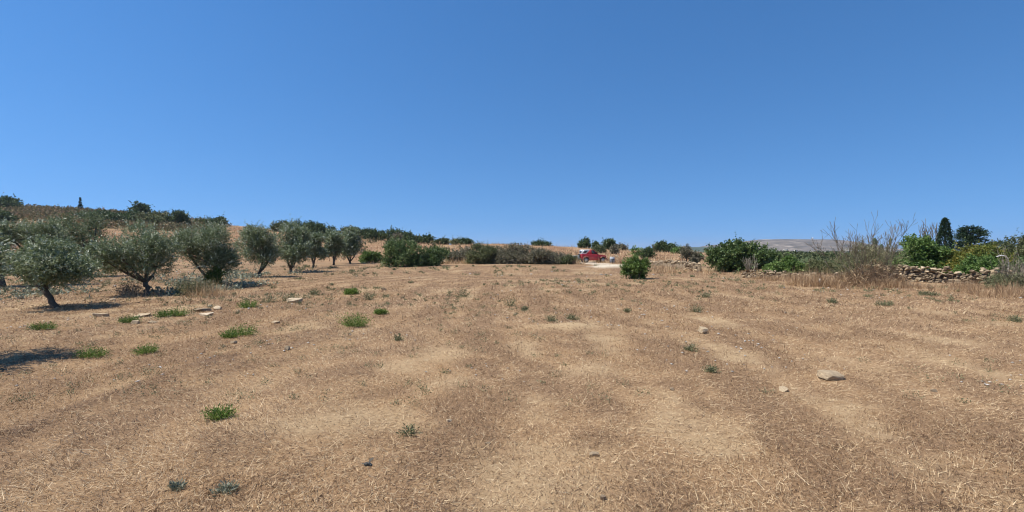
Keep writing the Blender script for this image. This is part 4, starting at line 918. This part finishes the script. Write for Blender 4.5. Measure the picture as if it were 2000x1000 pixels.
b = MB(); b.box(3.20, 3.36, -0.70, 0.70, 0.40, 0.56); b.build('bumper', M['dark_plastic'], car)
b = MB(); b.box(3.245, 3.28, -0.38, 0.38, 0.62, 0.84); b.build('grille', M['dark_plastic'], car)

# dark tub on its little trailer behind the hedge end
g = at_depth(1113, 60.0)
t = thing('small_trailer', g, 'dark grey green tub on wheels half hidden by the hedge behind the red car', 'trailer', rz=R(4))
b = MB(); prism(b, [(0.0, 0.86), (0.22, 0.50), (0.95, 0.50), (1.08, 0.62), (1.12, 0.90)], -0.42, 0.42); tub = b.build('tub', M['dark_plastic'], t)
b = MB(); b.tube([(-0.02, -0.44, 0.88), (1.14, -0.44, 0.92), (1.14, 0.44, 0.92), (-0.02, 0.44, 0.88), (-0.02, -0.44, 0.88)], 0.03, 5); b.build('rim_edge', M['grey_plastic'], tub)
b = MB(); prism(b, arch(0.9, 0.60, 0.30, 0, 360, 15)[:-1], -0.47, -0.425); b.build('mudguard', M['grey_plastic'], t)
for s in (-1, 1):
    b = MB(); prism(b, arch(0.55, 0.25, 0.25, 0, 360, 15)[:-1], s * 0.36 - 0.05, s * 0.36 + 0.05); b.build('wheel', M['rubber'], t)
b = MB(); b.tube([(1.05, 0, 0.5), (1.5, 0, 0.45), (1.55, 0, 0.3), (1.55, 0, 0.0)], 0.025, 6); b.build('drawbar', M['dark_plastic'], t)
# pale grey panel on a T post by the bank
g = at_depth(1196, 57.5)
t = thing('panel_on_post', g, 'small pale grey panel with a dark T shaped bracket on the bank', 'panel')
b = MB(); b.box(-0.30, 0.28, 0.0, 0.03, 0.12, 0.82); b.build('panel', M['grey_panel'], t)
b = MB(); b.tube([(0.03, -0.03, -0.05), (0.03, -0.03, 0.5)], 0.03, 6); b.build('post', M['dark_plastic'], t)
b = MB(); b.box(-0.22, 0.26, -0.06, -0.01, 0.46, 0.52); b.build('crossbar', M['dark_plastic'], t)
# white stake and white bent pipe
g = at_depth(1602, 21.4)
t = thing('white_stake', g, 'short white marker stake in the dry grass left of the tall dry bush', 'stake')
b = MB(); b.tube([(0, 0, -0.05), (0.01, 0, 0.18)], [0.02, 0.022], 6); b.build('foot', M['dark_plastic'], t)
b = MB(); b.box(-0.022, 0.022, -0.008, 0.008, 0.18, 0.36); b.build('blade', M['plaster'], t)
g = at_depth(1968, 22.6); zz = hz_at(500, 22.6) - g.z
t = thing('bent_pipe', g, 'white bent pipe sticking out of the shrubs near the right edge', 'pipe')
b = MB(); b.tube([(0.05, 0, 0.0), (0.04, 0, zz * 0.6), (0.02, 0, zz - 0.1), (-0.1, 0, zz), (-0.3, 0, zz + 0.03), (-0.52, 0, zz - 0.03)], [0.008, 0.008, 0.008, 0.02, 0.026, 0.022], 7); b.build('tube', M['white_paint'], t, smooth=True)

# carpenter bee crossing low over the straw
bee = thing('carpenter_bee', (-0.415, 1.36, CAMZ - 421 / F * 1.36), 'black bee hovering low over the straw in the foreground', 'bee', rz=R(-25))
def blob(cx, cz, rx, ry, rz_, n=10):
    vv = [(cx + rx * math.sin(math.pi * i / n) * math.cos(2 * math.pi * j / n) , ry * math.sin(math.pi * i / n) * math.sin(2 * math.pi * j / n), cz - rz_ * math.cos(math.pi * i / n)) for i in range(n + 1) for j in range(n)]
    return vv, [(i * n + j, i * n + (j + 1) % n, (i + 1) * n + (j + 1) % n, (i + 1) * n + j) for i in range(n) for j in range(n)]
b = MB()
for a in ((-0.004, -0.001, 0.0085, 0.006, 0.0058), (0.006, 0.0012, 0.006, 0.0055, 0.0055), (0.013, 0.0, 0.0038, 0.0045, 0.004)):
    v, q = blob(*a); b.add(v, quads=q)
b.build('body', M['dark_plastic'], bee, smooth=True)
for s in (-1, 1):
    b = MB(); b.add([(0.006, s * 0.003, 0.006), (0.008, s * 0.016, 0.010), (0.001, s * 0.024, 0.011), (-0.006, s * 0.016, 0.009), (-0.002, s * 0.006, 0.0062)], tris=[(0, 1, 4), (1, 3, 4), (1, 2, 3)]); b.add([(0.006, s * 0.003, 0.0056), (0.008, s * 0.016, 0.0096), (0.001, s * 0.024, 0.0106), (-0.006, s * 0.016, 0.0086), (-0.002, s * 0.006, 0.0058)], tris=[(0, 4, 1), (1, 4, 3), (1, 3, 2)])
    b.build('wing', M['bark'], bee)

# ------------------------------------------------------------------ far country on the right
def far_hill(name, d, pxs, pys, depth_m, mat, zbase):
    """a ridge whose crest follows the skyline at distance d; rounded front and back slopes"""
    mb = MB(); xs = np.linspace(pxs[0], pxs[-1], 160); crest = np.interp(xs, pxs, pys); m = 28
    X, T = np.meshgrid((xs - 1000) / F * d, np.linspace(-1, 1, m)); H = np.broadcast_to(hz_at(crest, d) - zbase, X.shape)
    Y = d + T * depth_m
    prof = np.cos(T * math.pi / 2) ** 0.75
    n = fbm(X * 0.006, Y * 0.006, 33, 5) - 0.5
    Z = zbase + H * prof * (1 + 0.20 * n * np.abs(T) ** 0.5) + 14 * n * np.abs(T) * prof
    I_ = (np.arange(m - 1)[:, None] * 160 + np.arange(159)[None])
    mb.add(np.stack([X, Y, Z], -1).reshape(-1, 3), quads=np.stack([I_, I_ + 1, I_ + 161, I_ + 160], -1).reshape(-1, 4))
    o = mb.build(name, mat, smooth=True); return o
def hill_material(name, cols, scale):
    m, n, l, p = new_mat(name, 0.95, 0.1); geo = n.new('ShaderNodeNewGeometry')
    t = n.new('ShaderNodeTexNoise'); t.inputs['Scale'].default_value = scale; t.inputs['Detail'].default_value = 9; t.inputs['Roughness'].default_value = 0.7
    mp = n.new('ShaderNodeMapping'); mp.inputs['Scale'].default_value = (0.6, 0.6, 3.0); l.new(geo.outputs['Position'], mp.inputs[0]); l.new(mp.outputs[0], t.inputs['Vector'])
    r = ramp(n, cols); l.new(t.outputs['Fac'], r.inputs[0]); l.new(r.outputs[0], p.inputs['Base Color']); return m
hm = hill_material('bare_hill', [(0.36, (0.04, 0.042, 0.03)), (0.46, (0.125, 0.105, 0.08)), (0.56, (0.19, 0.155, 0.12)), (0.66, (0.40, 0.34, 0.27))], 0.025)
hg = hill_material('wooded_hill', [(0.35, (0.035, 0.055, 0.025)), (0.6, (0.07, 0.09, 0.045)), (0.75, (0.2, 0.17, 0.11))], 0.01)
MD = 2600
tag(far_hill('hill', MD, [1395, 1440, 1462, 1486, 1520, 1610, 1632, 1652, 1700, 1760], [490, 478, 471, 467.5, 467, 467.5, 470, 474.5, 485, 494], 420, hm, -16), 'flat topped bare hill on the horizon', None, kind='structure')
tag(far_hill('hill', 3300, [1340, 1368, 1385, 1405, 1440, 1480, 1520], [492, 483, 479.5, 477.5, 477.5, 480, 492], 350, hm, -16), 'low pale ridge on the horizon', None, kind='structure')
tag(far_hill('hill', 2900, [1150, 1220, 1300, 1370, 1420, 1500, 1560, 1700, 1900, 2100, 2300], [489, 486, 483, 482.5, 485, 487.5, 488, 487, 485, 485, 487], 300, hg, -16), 'dark wooded rise along the horizon', None, kind='structure')
def hill_top(px, py, d, span):   # first point of a far hill seen at a pixel
    u = (px - 1000) / F
    return Vector((u * d, d, hz_at(py, d)))
# pale houses and the dome
def house(px, py, d, w, h, dp, label, name='house'):
    g = hill_top(px, py, d, 0); t = thing(name, g, label, 'house', 'far pale houses')
    b = MB(); b.box(-w / 2, w / 2, -dp / 2, dp / 2, -6.0, h); b.build('wall', M['plaster'], t)
    b = MB(); b.box(-w / 2 - 0.3, w / 2 + 0.3, -dp / 2 - 0.3, dp / 2 + 0.3, h, h + 0.5); b.build('roof', M['roof'], t)
house(1534, 490.5, 1500, 11, 5.5, 9, 'larger cream house at the foot of the flat topped hill')
house(1553, 490, 1550, 6, 3.5, 6, 'small white house right of the larger cream one')
house(1507, 491.5, 1450, 9, 3.5, 7, 'pale low house left of the larger cream one')
house(1380, 495, 700, 4.5, 3.6, 5, 'white hut left of the wide dark bush')
house(1574, 486, 2250, 7, 5, 7, 'white house low on the flat topped hill')
g = hill_top(1587, 467.2, MD, 0)
t = thing('radar_dome', g, 'white dome on the crest of the flat topped hill', 'dome')
b = MB(); v, q = blob(0, 5.0, 4.6, 4.6, 4.0, 12); b.add(v, quads=q); b.build('dome', M['white_paint'], t, smooth=True)
b = MB(); b.tube([(0, 0, -4), (0, 0, 2.0)], [2.6, 2.6], 10); b.build('base', M['plaster'], t)
# orchard and thickets on the plain: a mass of far crowns
n_ = 1500; y = 60 * (900 / 60) ** rng.random(n_); u = rng.uniform(0.40, 1.35, n_); x = u * y
kp = (fbm(x * 0.02, y * 0.02, 77, 3) > 0.42) | (y > 160); kp &= ~((u < 0.52) & (y < 110)); x, y, u = x[kp], y[kp], u[kp]; S = len(x)
gh = gz(x, y); orc = MB()
tgt = np.clip(CAMZ + (HZ - rng.uniform(488, 497, S)) / F * y - gh, 1.2, 6.5)
for rep in range(13):
    w_ = 0.55 * tgt * rng.uniform(0.8, 1.2, S); dr = unit(rng.normal(size=(S, 3))) * np.stack([w_, w_, tgt * 0.45], 1) * rng.uniform(0.5, 1, (S, 1))
    P = np.stack([x, y, gh + tgt * 0.48], 1) + dr
    sz = np.maximum(0.32, 0.0044 * y)
    v, k_ = P, 3
    t3 = rng.normal(0.45, 0.2, S)
    for j in range(3):
        ld = unit(rng.normal(size=(S, 3)) + [0, 0, 0.4]); sd = unit(np.cross(ld, unit(rng.normal(size=(S, 3)))))
        a_ = sz[:, None]; V = np.stack([P, P + ld * a_ * 0.5 + sd * a_ * 0.3, P + ld * a_, P + ld * a_ * 0.5 - sd * a_ * 0.3], 1)
        orc.add(V.reshape(-1, 3), quads=np.arange(S * 4).reshape(-1, 4), tone=np.repeat(np.clip(t3, 0, 1), 4))
tag(orc.build('orchard', M['shrub']), 'far off mass of orchard and thicket on the plain', 'orchard', kind='stuff')

# ------------------------------------------------------------------ the air
m = bpy.data.materials.new('haze'); m.use_nodes = True; nt = m.node_tree
for nn in list(nt.nodes):
    if nn.type == 'BSDF_PRINCIPLED': nt.nodes.remove(nn)
pv = nt.nodes.new('ShaderNodeVolumePrincipled'); pv.inputs['Color'].default_value = (0.80, 0.88, 1.0, 1); pv.inputs['Density'].default_value = 0.00010; pv.inputs['Anisotropy'].default_value = 0.2
nt.links.new(pv.outputs[0], nt.nodes['Material Output'].inputs['Volume'])
b = MB(); b.box(-9300, 9300, -9300, 9300, -60, 110); hz = b.build('haze', m)
tag(hz, 'thin blue air between the field and the far hills', 'haze', kind='stuff')
